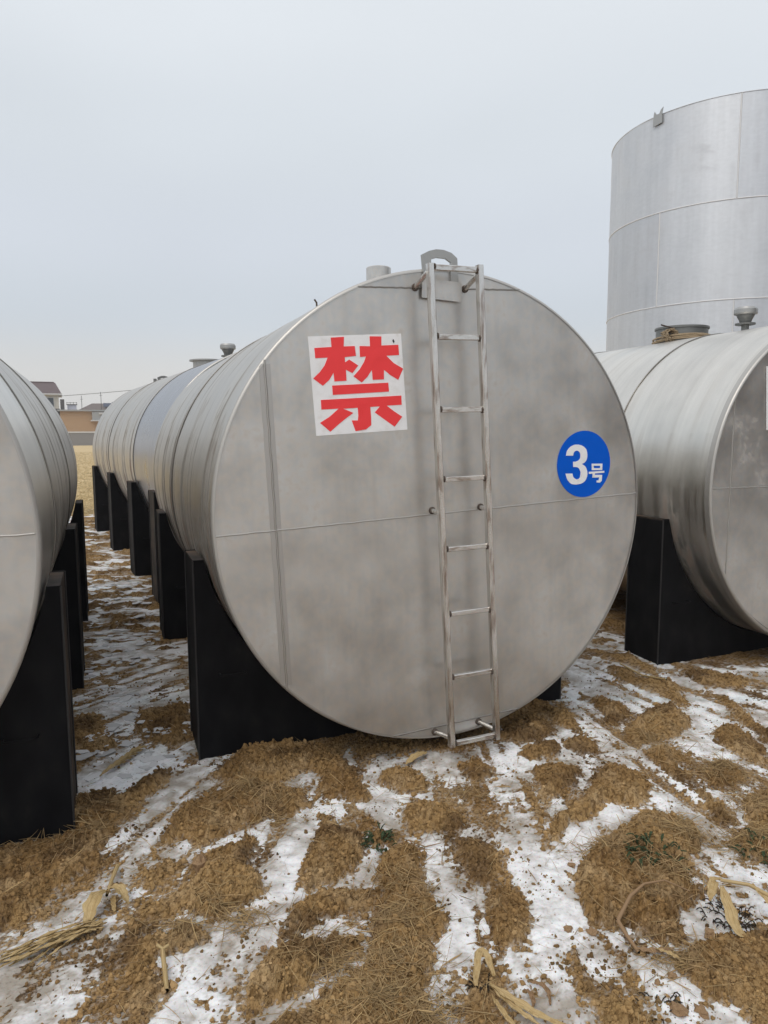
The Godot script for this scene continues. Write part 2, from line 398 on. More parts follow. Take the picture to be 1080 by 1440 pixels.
func noise_tex(sd: int, freq: float, size: int, ramp: Array, oct := 5, type := FastNoiseLite.TYPE_SIMPLEX_SMOOTH) -> NoiseTexture2D:
	var n := FastNoiseLite.new()
	n.seed = sd
	n.frequency = freq
	n.fractal_octaves = oct
	n.noise_type = type
	var t := NoiseTexture2D.new()
	t.width = size
	t.height = size
	t.seamless = true
	t.noise = n
	if ramp:
		var g := Gradient.new()
		g.offsets = PackedFloat32Array(ramp.map(func(r): return r[0]))
		g.colors = PackedColorArray(ramp.map(func(r): return r[1]))
		t.color_ramp = g
	return t


func bump_tex(sd: int, freq: float, size: int, strength: float, oct := 5) -> NoiseTexture2D:
	var t := noise_tex(sd, freq, size, [], oct)
	t.as_normal_map = true
	t.bump_strength = strength
	return t


func lin(r: float, g: float, b: float) -> Color:
	return Color(r, g, b).linear_to_srgb()


func plain(c: Color, rough: float, metal := 0.0) -> StandardMaterial3D:
	var m := StandardMaterial3D.new()
	m.albedo_color = c
	m.roughness = rough
	m.metallic = metal
	return m


# Weathered stainless steel: albedo, roughness and metalness pictures. along_x: streaks and grime run along y (down the picture).
func steel(sd: int, base: Color, grime: Color, amount: float, rough: float, around := false, rust := 0.0, stain := 0.0, lines := 1.0, mottle := 0.28, hue := 0.0) -> StandardMaterial3D:
	var w := 768
	var h := 768
	var fine := layer(sd, 0.09, 768, 24, w, h, 3)
	var band := layer(sd + 1, 0.022, 768, 10, w, h, 4)
	var blot := layer(sd + 2, 0.008, 768, 768, w, h, 5)
	var speck := layer(sd + 3, 0.06, 768, 768, w, h, 3)
	var streak := layer(sd + 4, 0.03, 768, 60, w, h, 4)
	var alb := PackedByteArray()
	var orm := PackedByteArray()
	alb.resize(w * h * 3)
	orm.resize(w * h * 3)
	for y in h:
		var ang := absf(y / float(h) - 0.5)     # for shells: 0 on top, 0.5 underneath
		var low := smoothstep(0.2, 0.34, ang) if around else 0.0
		for x in w:
			var i := y * w + x
			var f := fine[i] / 255.0 - 0.5
			var b := band[i] / 255.0 - 0.5
			var o := blot[i] / 255.0
			var s := speck[i] / 255.0
			var k := streak[i] / 255.0
			var g := smoothstep(0.56, 0.82, k * 0.65 + o * 0.35) * amount * lines
			g = maxf(g, smoothstep(0.6, 0.9, o * 0.7 + s * 0.3) * amount * 0.8)
			if stain > 0.0 and low > 0.0:
				g = maxf(g, smoothstep(0.5, 0.66, k * 0.55 + o * 0.25 + s * 0.1 + low * 0.12) * stain)
			g = clampf(g, 0.0, 1.0)
			var v := 1.0 + (f * 0.16 + b * 0.16) * lines + (o - 0.5) * mottle + (s - 0.5) * 0.07
			var hv := (s - 0.5) * hue
			var c := Color(base.r * v * (1.0 + hv), base.g * v, base.b * v * (1.0 - hv))
			c = c.lerp(grime, g * 0.75)
			var r := 0.0
			if rust > 0.0 and low > 0.0:
				r = smoothstep(0.57, 0.72, o * 0.55 + k * 0.3 + s * 0.15 + (low - 1.0) * 0.2) * rust
				c = c.lerp(Color(0.20, 0.085, 0.03), r)
			c = c.linear_to_srgb()
			alb[i * 3] = clampi(int(c.r * 255.0), 0, 255)
			alb[i * 3 + 1] = clampi(int(c.g * 255.0), 0, 255)
			alb[i * 3 + 2] = clampi(int(c.b * 255.0), 0, 255)
			orm[i * 3] = 255
			orm[i * 3 + 1] = clampi(int((rough + g * 0.3 + r * 0.3 + (o - 0.5) * 0.12 + f * 0.08 * lines) * 255.0), 20, 255)
			orm[i * 3 + 2] = clampi(int((0.95 - g * 0.55 - r * 0.8) * 255.0), 0, 255)
	var ta := ImageTexture.create_from_image(Image.create_from_data(w, h, false, Image.FORMAT_RGB8, alb))
	var to := ImageTexture.create_from_image(Image.create_from_data(w, h, false, Image.FORMAT_RGB8, orm))
	var m := StandardMaterial3D.new()
	m.albedo_texture = ta
	m.roughness = 1.0
	m.roughness_texture = to
	m.roughness_texture_channel = BaseMaterial3D.TEXTURE_CHANNEL_GREEN
	m.metallic = 1.0
	m.metallic_texture = to
	m.metallic_texture_channel = BaseMaterial3D.TEXTURE_CHANNEL_BLUE
	return m


func make_materials() -> void:
	var face := steel(101, Color(0.60, 0.585, 0.56), Color(0.30, 0.27, 0.24), 0.55, 0.36, false, 0.0, 0.0, 0.25, 0.4, 0.08)
	face.metallic = 0.86
	face.normal_enabled = true
	face.normal_texture = bump_tex(140, 0.006, 512, 1.6, 3)
	face.normal_scale = 0.5
	mats.face = face
	var shell := steel(211, Color(0.53, 0.505, 0.465), Color(0.13, 0.11, 0.09), 0.9, 0.38, true, 0.7, 1.0)
	mats.shell = shell
	mats.shell_pale = steel(311, Color(0.72, 0.70, 0.655), Color(0.2, 0.17, 0.14), 0.35, 0.33, true, 0.5, 0.25, 0.6)
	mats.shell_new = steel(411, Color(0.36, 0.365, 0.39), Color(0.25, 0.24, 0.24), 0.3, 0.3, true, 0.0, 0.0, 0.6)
	mats.upright = steel(511, Color(0.68, 0.70, 0.73), Color(0.54, 0.55, 0.575), 0.45, 0.6, false, 0.0, 0.0, 0.5, 0.1, 0.0)
	mats.upright_dark = mats.upright.duplicate()
	mats.upright_dark.albedo_color = lin(0.93, 0.935, 0.945)
	mats.weld = plain(lin(0.30, 0.285, 0.265), 0.42, 0.9)
	mats.weld_bright = plain(lin(0.72, 0.72, 0.72), 0.55, 0.2)
	mats.weld_fine = plain(lin(0.50, 0.485, 0.46), 0.42, 0.9)
	var strip := plain(lin(0.5, 0.485, 0.465), 0.42, 0.85)
	mats.strip = strip
	mats.rim = plain(lin(0.5, 0.485, 0.46), 0.45, 0.7)
	var ladder := StandardMaterial3D.new()
	ladder.albedo_texture = noise_tex(61, 0.02, 256, [[0.0, lin(0.30, 0.24, 0.2)], [0.32, lin(0.48, 0.43, 0.39)], [0.46, lin(0.66, 0.64, 0.61)], [1.0, lin(0.80, 0.79, 0.77)]], 6)
	ladder.uv1_triplanar = true
	ladder.uv1_scale = Vector3(5.0, 0.8, 5.0)
	ladder.metallic = 0.9
	ladder.roughness = 0.26
	mats.ladder = ladder
	var rung := ladder.duplicate()
	rung.uv1_scale = Vector3(1.6, 5.0, 5.0)
	mats.rung = rung
	mats.ladder_weld = plain(lin(0.10, 0.075, 0.06), 0.6, 0.4)
	var black := StandardMaterial3D.new()
	black.albedo_texture = noise_tex(71, 0.012, 512, [[0.0, lin(0.005, 0.005, 0.006)], [0.6, lin(0.010, 0.010, 0.0115)], [0.8, lin(0.013, 0.0128, 0.0135)], [1.0, lin(0.022, 0.02, 0.019)]], 5)
	black.uv1_triplanar = true
	black.uv1_scale = Vector3(0.8, 0.45, 0.8)
	black.roughness = 0.62
	black.metallic_specular = 0.22
	mats.black = black
	var black2 := black.duplicate()
	black2.albedo_texture = noise_tex(72, 0.014, 512, [[0.0, lin(0.02, 0.017, 0.015)], [0.55, lin(0.05, 0.04, 0.033)], [1.0, lin(0.115, 0.075, 0.05)]], 5)
	mats.black_rusty_skylit = black2  # rust brown for top plates; on side plates it paints in sky light
	mats.saddle_weld = plain(lin(0.03, 0.029, 0.03), 0.5)
	mats.vinyl = plain(lin(0.88, 0.88, 0.89), 0.4)
	mats.red = plain(lin(0.92, 0.045, 0.05), 0.5)
	mats.blue = plain(lin(0.0, 0.105, 0.62), 0.5)
	mats.blue.metallic_specular = 0.25
	for m: StandardMaterial3D in [mats.vinyl, mats.red, mats.blue]:
		m.normal_enabled = true
		m.normal_texture = bump_tex(152, 0.008, 512, 4.0, 3)
		m.normal_scale = 0.5
		m.uv1_scale = Vector3(2.0, 2.0, 1.0)
	mats.vinyl.albedo_texture = noise_tex(151, 0.012, 512, [[0.0, lin(0.84, 0.82, 0.79)], [0.3, lin(0.97, 0.965, 0.96)], [0.5, lin(1, 1, 1)], [1.0, lin(1, 1, 1)]], 6)
	mats.ink = plain(lin(0.02, 0.02, 0.03), 0.5)
	mats.cast = plain(lin(0.20, 0.205, 0.2), 0.5, 0.6)
	mats.dull_steel = plain(lin(0.42, 0.42, 0.41), 0.45, 0.8)
	# soil
	var soil := StandardMaterial3D.new()
	soil.albedo_texture = noise_tex(81, 0.02, 1024, [[0.0, lin(0.22, 0.19, 0.16)], [0.33, lin(0.55, 0.52, 0.49)], [0.5, lin(0.86, 0.85, 0.83)], [1.0, lin(1, 1, 1)]], 8)
	soil.vertex_color_use_as_albedo = true
	soil.normal_enabled = true
	soil.normal_texture = bump_tex(82, 0.05, 1024, 14.0, 6)
	soil.normal_scale = 1.0
	soil.uv1_scale = Vector3(1.7, 1.7, 1.0)
	soil.roughness = 0.95
	soil.metallic_specular = 0.2
	mats.soil = soil
	var snow := StandardMaterial3D.new()
	snow.albedo_texture = noise_tex(84, 0.03, 1024, [[0.0, lin(0.62, 0.58, 0.53)], [0.3, lin(0.93, 0.925, 0.92)], [0.5, lin(1, 1, 1)], [1.0, lin(1, 1, 1)]], 6)
	snow.vertex_color_use_as_albedo = true
	snow.normal_enabled = true
	snow.normal_texture = bump_tex(83, 0.05, 512, 3.0, 4)
	snow.normal_scale = 0.6
	snow.uv1_scale = Vector3(1.3, 1.3, 1.0)
	snow.roughness = 0.75
	snow.subsurf_scatter_enabled = true
	snow.subsurf_scatter_strength = 0.15
	mats.snow = snow
	var clod := plain(Color.WHITE, 0.95)
	clod.vertex_color_use_as_albedo = true
	clod.metallic_specular = 0.2
	mats.clod = clod
	var flake := plain(Color.WHITE, 0.45)
	flake.vertex_color_use_as_albedo = true
	mats.flake = flake
	var straw := plain(Color.WHITE, 0.7)
	straw.vertex_color_use_as_albedo = true
	straw.cull_mode = BaseMaterial3D.CULL_DISABLED
	straw.backlight_enabled = true
	straw.backlight = Color(0.3, 0.25, 0.15)
	mats.straw = straw
	var husk := StandardMaterial3D.new()
	husk.albedo_texture = noise_tex(91, 0.03, 256, [[0.0, lin(0.26, 0.17, 0.08)], [0.45, lin(0.46, 0.33, 0.15)], [1.0, lin(0.62, 0.5, 0.28)]], 4)
	husk.uv1_scale = Vector3(3.0, 0.12, 1.0)
	husk.roughness = 0.6
	husk.cull_mode = BaseMaterial3D.CULL_DISABLED
	husk.backlight_enabled = true
	husk.backlight = Color(0.35, 0.3, 0.18)
	mats.husk = husk
	mats.husk_dull = plain(lin(0.27, 0.17, 0.09), 0.75)
	mats.weed = plain(lin(0.05, 0.075, 0.03), 0.7)
	mats.dead_weed = plain(lin(0.055, 0.042, 0.03), 0.8)
	mats.rope = plain(lin(0.33, 0.25, 0.16), 0.85)


# ------------------------------------------------------------------ ground
func stamp(rows: Array, into: PackedFloat32Array, soft: float, edge := -0.02, skirt := 0.0) -> PackedFloat32Array:
	for r: Array in rows:
		var hgt: float = r[0]
		if skirt > 0.0:
			hgt = 0.012 + 0.42 * hgt
		var pts := PackedVector2Array()
		for k in range(1, r.size(), 2):
			pts.append(Vector2(r[k], r[k + 1]))
		var lo := pts[0]
		var hi := pts[0]
		for p in pts:
			lo = lo.min(p)
			hi = hi.max(p)
		var x0 := clampi(int((lo.x - 0.16 - FX0) / FC), 0, FW - 1)
		var x1 := clampi(int((hi.x + 0.16 - FX0) / FC), 0, FW - 1)
		var z0 := clampi(int((lo.y - 0.16 - FZ0) / FC), 0, FH - 1)
		var z1 := clampi(int((hi.y + 0.16 - FZ0) / FC), 0, FH - 1)
		var cnt := pts.size()
		for j in range(z0, z1 + 1):
			for i in range(x0, x1 + 1):
				var q := Vector2(FX0 + i * FC, FZ0 + j * FC)
				var d2 := 1e9
				for k in cnt:
					d2 = minf(d2, q.distance_squared_to(Geometry2D.get_closest_point_to_segment(q, pts[k], pts[(k + 1) % cnt])))
				var d := sqrt(d2)
				if not Geometry2D.is_point_in_polygon(q, pts):
					d = -d
				var at := j * FW + i
				into[at] = maxf(into[at], hgt * smoothstep(edge, soft * 1.3, d))
				if skirt > 0.0:
					dirt_field[at] = maxf(dirt_field[at], skirt * smoothstep(-0.14, 0.02, d))
	return into


func sample(a: PackedFloat32Array, x: float, z: float) -> float:
	var u := (x - FX0) / FC
	var v := (z - FZ0) / FC
	var i := int(u)
	var j := int(v)
	if u < 0.0 or v < 0.0 or i >= FW - 1 or j >= FH - 1:
		return 0.0
	u -= i
	v -= j
	var k := j * FW + i
	return lerpf(lerpf(a[k], a[k + 1], u), lerpf(a[k + FW], a[k + FW + 1], u), v)


# (soil height, snow height, mound height, dirt) at a spot
func ground_at(x: float, z: float, cell := 0.01) -> Vector4:
	var wx := x + n_mid.get_noise_2d(x * 2.5, z * 2.5 + 40.0) * 0.018 + n_mid.get_noise_2d(x * 9.0, z * 9.0 + 9.0) * 0.026 + n_fine.get_noise_2d(x * 0.7, z * 0.7) * 0.014
	var wz := z + n_mid.get_noise_2d(x * 2.5 + 70.0, z * 2.5) * 0.018 + n_mid.get_noise_2d(x * 9.0 + 31.0, z * 9.0) * 0.026 + n_fine.get_noise_2d(x * 0.7 + 50.0, z * 0.7) * 0.014
	var m := sample(field, wx, wz)
	var ice := sample(ice_field, wx, wz)
	var dirty := maxf(sample(dirt_field, wx, wz), ice)
	var pn := n_patch.get_noise_2d(x, z)
	var dist := -z
	var away := smoothstep(4.6, 6.0, dist) if x < 1.0 else smoothstep(4.9, 6.2, dist)
	away = maxf(away, smoothstep(-1.9, -1.2, z))
	if away > 0.0:
		# further off the patches run across the lane in bands
		var bands := n_patch.get_noise_2d(x * 1.3 + z * 0.5 + 50.0, z * 2.6) * 0.8 + n_patch.get_noise_2d(x * 5.0 + 9.0, z * 7.0) * 0.4
		m = maxf(m, away * 0.028 * smoothstep(0.03, 0.3, bands))
		
	# wheels have swept the thin snow into streaks that fan out from the gap beside the tank
	var fan := n_patch.get_noise_2d(atan2(x - 0.25, z + 7.5) * 26.0, Vector2(x - 0.25, z + 7.5).length() * 0.55)
	var base := n_broad.get_noise_2d(x, z) * 0.02
	var rough := clampf(m / 0.03, 0.0, 1.0)
	var c1 := 1.0 + n_clod.get_noise_2d(x, z)
	var c2 := 1.0 + n_clod2.get_noise_2d(x, z)
	var f1 := n_mid.get_noise_2d(x * 5.0 + 11.0, z * 5.0)
	var f2 := n_mid.get_noise_2d(x * 13.0, z * 13.0 + 17.0)
	var lump := ((0.7 - c1) * 0.008 + absf(f1) * 0.04 - 0.006) * rough + ((0.7 - c2) * 0.003 + absf(f2) * 0.015 - 0.003) * (0.5 + 0.5 * rough) + f1 * 0.005
	if cell > 0.05:
		lump = n_mid.get_noise_2d(x * 2.0, z * 2.0) * 0.012
	var soil := base + m * (0.85 + 0.5 * n_mid.get_noise_2d(x * 1.6, z * 1.6)) + lump + n_fine.get_noise_2d(x, z) * (0.0034 + 0.003 * dirty)
	var snow := base + 0.0026 + pn * 0.009 + fan * 0.015 - dirty * 0.0032 + ice * 0.0052 + away * 0.0018 + n_mid.get_noise_2d(x * 3.0, z * 3.0) * 0.003 + n_fine.get_noise_2d(x * 0.4, z * 0.4) * 0.0012
	snow -= sheltered(x, z) * 0.016
	if cell < 0.03:
		var tr := tread(x, z)
		snow += tr.y * 0.0056 - tr.x
	var soiled := clampf(0.33 + 1.2 * n_patch.get_noise_2d(x * 2.6 + 30.0, z * 2.6 + 7.0), 0.0, 1.0)
	return Vector4(soil, snow, m, maxf(soiled, sample(ice_field, wx, wz) * 0.8))


# tyre tracks: the lugs have pressed bars through the snow, a few millimetres deep
const TRACKS := [
	[0.085, 1, 1.18, -4.95, 1.17, -4.36, 1.18, -3.67, 1.3, -3.1, 1.36, -2.73, 1.39, -2.35],
	[0.09, 1, 0.38, -3.64, 0.59, -3.56, 0.66, -3.23, 0.66, -2.83, 0.64, -2.55, 0.69, -2.32, 0.8, -2.13, 0.92, -1.93],
	[0.08, 1, -0.25, -3.31, -0.36, -2.94, -0.4, -2.65, -0.45, -2.44, -0.51, -2.23, -0.59, -1.96],
	[0.07, 0.9, 0.56, -3.6, 0.87, -3.81, 1.13, -3.74, 1.25, -3.63],
	[0.07, 1, 0.24, -2.51, 0.24, -2.29, 0.2, -2.07, 0.2, -1.89],
	[0.055, 0.8, -0.98, -2.61, -0.9, -2.82, -0.74, -2.89, -0.55, -3.03, -0.35, -3.24],
	[0.06, 0.9, 0.68, -2.76, 0.88, -2.98, 1.15, -3.14],
	[0.12, 0.6, -1.16, -2.44, -0.95, -2.23, -0.85, -1.92],
	[0.08, 0.8, 0.51, -2.39, 0.52, -2.16, 0.54, -1.93],
	[0.05, 0.8, 1.35, -3.76, 1.7, -3.89, 1.97, -4.03],
	[0.1, 0.7, 2.27, -5.01, 2.31, -4.47, 2.29, -3.93],
	[0.055, 0.6, -1.01, -3.49, -1.01, -3, -1.02, -2.67],
	[0.035, 0.9, -0.19, -2.89, -0.01, -2.95, -0.12, -2.67, -0.28, -2.55],
	[0.04, 0.9, -0.37, -1.95, -0.23, -2.07, -0.1, -2.19, 0.01, -2.24],
	[0.035, 0.7, -0.28, -2.29, -0.13, -2.35],
	[0.05, 0.8, 0.07, -3.38, 0.2, -3.24, 0.06, -3.11, -0.14, -3.25],
	[0.06, 0.7, 0.18, -2.91, 0.38, -3.02, 0.55, -2.91],
	[0.03, 0.8, -0.83, -2.33, -0.66, -2.42],
	[0.05, 0.5, 1.49, -4.24, 1.71, -4.53, 2.1, -4.86],
	[0.05, 0.7, 1.24, -2.59, 1.47, -2.66, 1.54, -2.59],
]


# (depth pressed by the tyre lugs, share of snow gathered in the rut)
func tread(x: float, z: float) -> Vector2:
	var q := Vector2(x + n_mid.get_noise_2d(x * 1.5, z * 1.5) * 0.03, z)
	var lug := 0.0
	var band := 0.0
	for t: Array in TRACKS:
		var run := 0.0
		var hw: float = t[0]
		for k in range(2, t.size() - 2, 2):
			var a := Vector2(t[k], t[k + 1])
			var b := Vector2(t[k + 2], t[k + 3])
			if q.x < minf(a.x, b.x) - hw * 2.0 or q.x > maxf(a.x, b.x) + hw * 2.0 or q.y < minf(a.y, b.y) - hw * 2.0 or q.y > maxf(a.y, b.y) + hw * 2.0:
				run += (b - a).length()
				continue
			var ab := b - a
			var ln := ab.length()
			var u := clampf((q - a).dot(ab) / (ln * ln), 0.0, 1.0)
			var side := q.distance_to(a + ab * u)
			band = maxf(band, t[1] * smoothstep(hw * 1.6, hw * 0.7, side))
			if hw > 0.075 and side < hw:
				var ph := (run + u * ln) / 0.062 + side * 4.5
				lug = maxf(lug, smoothstep(0.1, 0.8, sin(ph * TAU) + n_mid.get_noise_2d(x * 4.0, z * 4.0) * 1.4) * 0.005 * smoothstep(hw, hw * 0.6, side))
			run += ln
	return Vector2(lug, band)


# how far under a tank a spot lies: no snow falls there
func sheltered(x: float, z: float) -> float:
	var d := Vector2(x - FACE.x, z - FACE.z)
	var a := d.x * cos(YAW) - d.y * sin(YAW)
	var back := -(d.x * sin(YAW) + d.y * cos(YAW))
	var out := 0.0
	for q in [[0.0, 0.0, 4.0], [-3.18, -0.39, 4.5], [3.44, 0.4, 4.6], [-0.3, 4.2, 11.0]]:
		out = maxf(out, smoothstep(1.15, 0.75, absf(a - q[0])) * smoothstep(q[1] - 0.05, q[1] + 0.35, back) * smoothstep(q[2] + 0.1, q[2] - 0.3, back))
	return out


func soil_color(x: float, z: float, m: float) -> Color:
	var a := n_patch.get_noise_2d(x * 1.3 + 20.0, z * 1.3)
	var b := n_mid.get_noise_2d(x * 2.2, z * 2.2 + 5.0)
	var c := Color(0.43, 0.28, 0.128).lerp(Color(0.27, 0.163, 0.07), clampf(0.45 + a * 1.1, 0.0, 1.0))
	c = c.lerp(Color(0.52, 0.37, 0.205), clampf(b * 1.3, 0.0, 0.8))
	var wet := smoothstep(0.12, 0.5, n_mid.get_noise_2d(x * 0.8 + 90.0, z * 0.8))
	c = c.lerp(Color(0.15, 0.09, 0.045), wet * 0.75)
	return c


func snow_color(x: float, z: float, dirty: float) -> Color:
	var a := n_mid.get_noise_2d(x * 1.1 + 3.0, z * 1.1)
	var b := n_mid.get_noise_2d(x * 4.0 + 3.0, z * 4.0)
	var t := clampf(dirty * 0.8 + a * 0.7 + b * 0.55 + 0.02, 0.0, 1.0)
	return Color(0.86, 0.87, 0.89).lerp(Color(0.37, 0.33, 0.285), t)


func patch(x0: float, x1: float, z0: float, z1: float, cell: float, holes: Array, drop: float, soil_out: Array, snow_out: Array) -> void:
	var w := int(round((x1 - x0) / cell)) + 1
	var h := int(round((z1 - z0) / cell)) + 1
	var hs := PackedFloat32Array()
	var hn := PackedFloat32Array()
	var inside := PackedByteArray()
	hs.resize(w * h)
	hn.resize(w * h)
	inside.resize(w * h)
	var cs := PackedColorArray()
	var cn := PackedColorArray()
	cs.resize(w * h)
	cn.resize(w * h)
	for j in h:
		for i in w:
			var x := x0 + i * cell
			var z := z0 + j * cell
			var k := j * w + i
			for hole: Rect2 in holes:
				if hole.has_point(Vector2(x, z)):
					inside[k] = 1
			if inside[k]:
				continue
			var g := ground_at(x, z, cell)
			hs[k] = g.x - drop
			hn[k] = g.y - drop
			var over := g.x - g.y
			var grain := n_fine.get_noise_2d(x * 1.3 + 60.0, z * 1.3) + 0.6 * n_mid.get_noise_2d(x * 6.0, z * 6.0 + 33.0)
			# thin frost still clinging to soil just above the snow, and soil showing through where the snow is thinnest
			var frost := smoothstep(0.013, 0.0, over) * smoothstep(-0.25, 0.4, grain) * 0.8 + smoothstep(0.3, 0.6, grain) * 0.06
			cs[k] = soil_color(x, z, g.z).lerp(Color(0.60, 0.56, 0.52), clampf(frost, 0.0, 0.8))
			var thin := smoothstep(0.007, 0.0, -over) * smoothstep(-0.6, 0.2, -grain)
			cn[k] = snow_color(x, z, clampf(g.w + thin * 0.75, 0.0, 1.4))
	for lay in 2:
		var hh := hs if lay == 0 else hn
		var v := PackedVector3Array()
		var n := PackedVector3Array()
		var uv := PackedVector2Array()
		var idx := PackedInt32Array()
		v.resize(w * h)
		n.resize(w * h)
		uv.resize(w * h)
		for j in h:
			for i in w:
				var k := j * w + i
				v[k] = Vector3(x0 + i * cell, hh[k], z0 + j * cell)
				uv[k] = Vector2(v[k].x, v[k].z)
				var l := hh[k - 1] if i > 0 else hh[k]
				var r := hh[k + 1] if i < w - 1 else hh[k]
				var u := hh[k - w] if j > 0 else hh[k]
				var d := hh[k + w] if j < h - 1 else hh[k]
				n[k] = Vector3(l - r, cell * 2.0, u - d).normalized()
		for j in h - 1:
			for i in w - 1:
				var k := j * w + i
				if inside[k] or inside[k + 1] or inside[k + w] or inside[k + w + 1]:
					continue
				if lay == 1 and hn[k] < hs[k] - 0.008 and hn[k + 1] < hs[k + 1] - 0.008 and hn[k + w] < hs[k + w] - 0.008 and hn[k + w + 1] < hs[k + w + 1] - 0.008:
					continue
				idx.append_array([k, k + 1, k + w, k + 1, k + w + 1, k + w])
		var arr := []
		arr.resize(Mesh.ARRAY_MAX)
		arr[Mesh.ARRAY_VERTEX] = v
		arr[Mesh.ARRAY_NORMAL] = n
		arr[Mesh.ARRAY_TEX_UV] = uv
		arr[Mesh.ARRAY_COLOR] = cs if lay == 0 else cn
		arr[Mesh.ARRAY_INDEX] = idx
		(soil_out if lay == 0 else snow_out).append(arr)


func build_ground() -> void:
	field.resize(FW * FH)
	dirt_field.resize(FW * FH)
	ice_field.resize(FW * FH)
	ice_field = stamp(DIRTY, ice_field, 0.12)
	field = stamp(MOUNDS, field, 0.045, -0.022, 0.85)
	var soil := []
	var snow := []
	patch(-2.4, 2.96, -4.6, -1.4, 0.008, [], 0.0, soil, snow)
	patch(-4.6, 6.4, -9.6, -1.0, 0.025, [Rect2(-2.32, -4.52, 5.2, 3.04)], 0.0, soil, snow)
	patch(-6.0, -0.4, -15.4, -9.58, 0.035, [], 0.0, soil, snow)
	patch(-16.0, 18.0, -16.5, 8.0, 0.12, [Rect2(-4.35, -9.35, 10.5, 8.1), Rect2(-5.75, -15.2, 5.1, 5.7)], 0.004, soil, snow)
	var g := ArrayMesh.new()
	for a in soil:
		g.add_surface_from_arrays(Mesh.PRIMITIVE_TRIANGLES, a)
	part("ground", g, mats.soil, self).set_meta("kind", "structure")
	var s := ArrayMesh.new()
	for a in snow:
		s.add_surface_from_arrays(Mesh.PRIMITIVE_TRIANGLES, a)
	tag(part("snow", s, mats.snow, self), "thin patchy snow lying in the wheel tracks between soil clods", "snow", "", "stuff")
	# the open land around, to the horizon
	var st := surf()
	for q in [[-500.0, 500.0, -15.5, 500.0]]:
		quad(st, Vector3(q[0], -0.06, q[3]), Vector3(q[1], -0.06, q[3]), Vector3(q[1], -0.06, q[2]), Vector3(q[0], -0.06, q[2]))
	var far := StandardMaterial3D.new()
	far.albedo_texture = noise_tex(86, 0.02, 1024, [[0.0, lin(0.72, 0.73, 0.75)], [0.34, lin(0.62, 0.61, 0.6)], [0.44, lin(0.36, 0.25, 0.14)], [1.0, lin(0.26, 0.16, 0.085)]], 6)
	far.uv1_triplanar = true
	far.uv1_world_triplanar = true
	far.uv1_scale = Vector3(0.12, 0.12, 0.12)
	far.roughness = 0.95
	part("open_land", st.commit(), far, self).set_meta("kind", "structure")
	var fs := surf()
	quad(fs, Vector3(-500, 0.0, -15.0), Vector3(500, 0.0, -15.0), Vector3(500, 0.0, -700), Vector3(-500, 0.0, -700))
	var fm := StandardMaterial3D.new()
	fm.albedo_texture = noise_tex(87, 0.06, 1024, [[0.0, lin(0.33, 0.22, 0.11)], [0.4, lin(0.52, 0.38, 0.19)], [0.6, lin(0.62, 0.48, 0.26)], [1.0, lin(0.72, 0.62, 0.42)]], 6)
	fm.uv1_triplanar = true
	fm.uv1_world_triplanar = true
	fm.uv1_scale = Vector3(0.25, 0.25, 0.6)
	fm.roughness = 0.95
	part("stubble_field", fs.commit(), fm, self).set_meta("kind", "structure")


# ------------------------------------------------------------------ tanks
func ring_pt(a: float, r: float, z: float) -> Vector3:
	# a runs from underneath (0), up the left side, over the top (0.5) and down the right side (1)
	return Vector3(-sin(a * TAU) * r, -cos(a * TAU) * r, z)


# One rolled shell course from depth d0 to d1 behind the face; the surface waves by a few millimetres as rolled plate does.
func course(d0: float, d1: float, sd: int, length: float, front_bead := false) -> ArrayMesh:
	var st := surf()
	var na := 144
	var nz := maxi(8, int((d1 - d0) / 0.045))
	var nz_noise := FastNoiseLite.new()
	nz_noise.seed = sd
	nz_noise.frequency = 1.0
	var pts := []
	for j in nz + 1:
		var d := lerpf(d0, d1, float(j) / nz)
		var row := []
		var grip := smoothstep(0.018, 0.16, d)
		var wave := nz_noise.get_noise_2d(d * 5.0, 3.0) * 0.0008 + nz_noise.get_noise_2d(d * 1.7, 30.0) * 0.0016
		for i in na + 1:
			var a := float(i) / na
			var c := Vector2(cos(a * TAU), sin(a * TAU))
			var r := RADIUS - 0.004 + grip * (wave - 0.006 + nz_noise.get_noise_3d(c.x * 2.2, c.y * 2.2, d * 1.4) * 0.0028)
			row.append(ring_pt(a, r, -d))
		pts.append(row)
	for j in nz:
		for i in na:
			for q in [[j, i], [j + 1, i + 1], [j, i + 1], [j, i], [j + 1, i], [j + 1, i + 1]]:
				var jj: int = q[0]
				var ii: int = q[1]
				var l: Vector3 = pts[jj][posmod(ii - 1, na)]
				var r: Vector3 = pts[jj][(ii + 1) % na]
				var u: Vector3 = pts[maxi(jj - 1, 0)][ii]
				var d: Vector3 = pts[mini(jj + 1, nz)][ii]
				vtx(st, pts[jj][ii], (r - l).cross(d - u).normalized(), Vector2(-pts[jj][ii].z / 4.0 + sd * 0.37, float(ii) / na))
	return st.commit()


func ring_bead(d: float, r: float, thick: float) -> ArrayMesh:
	var st := surf()
	var pts := []
	for i in 145:
		pts.append(ring_pt(i / 144.0, r, -d))
	tube(st, pts, thick, 6, false)
	return st.commit()


func arc_poly(lo_x: float, hi_x: float, lo_y: float, hi_y: float) -> PackedVector2Array:
	var c := PackedVector2Array()
	for i in 180:
		c.append(Vector2(cos(TAU * i / 180.0), sin(TAU * i / 180.0)) * (RADIUS - 0.012))
	var r := PackedVector2Array([Vector2(lo_x, lo_y), Vector2(hi_x, lo_y), Vector2(hi_x, hi_y), Vector2(lo_x, hi_y)])
	return Geometry2D.intersect_polygons(c, r)[0]


func chord_x(y: float) -> float:
	return sqrt(maxf(0.0, pow(RADIUS - 0.012, 2) - y * y))


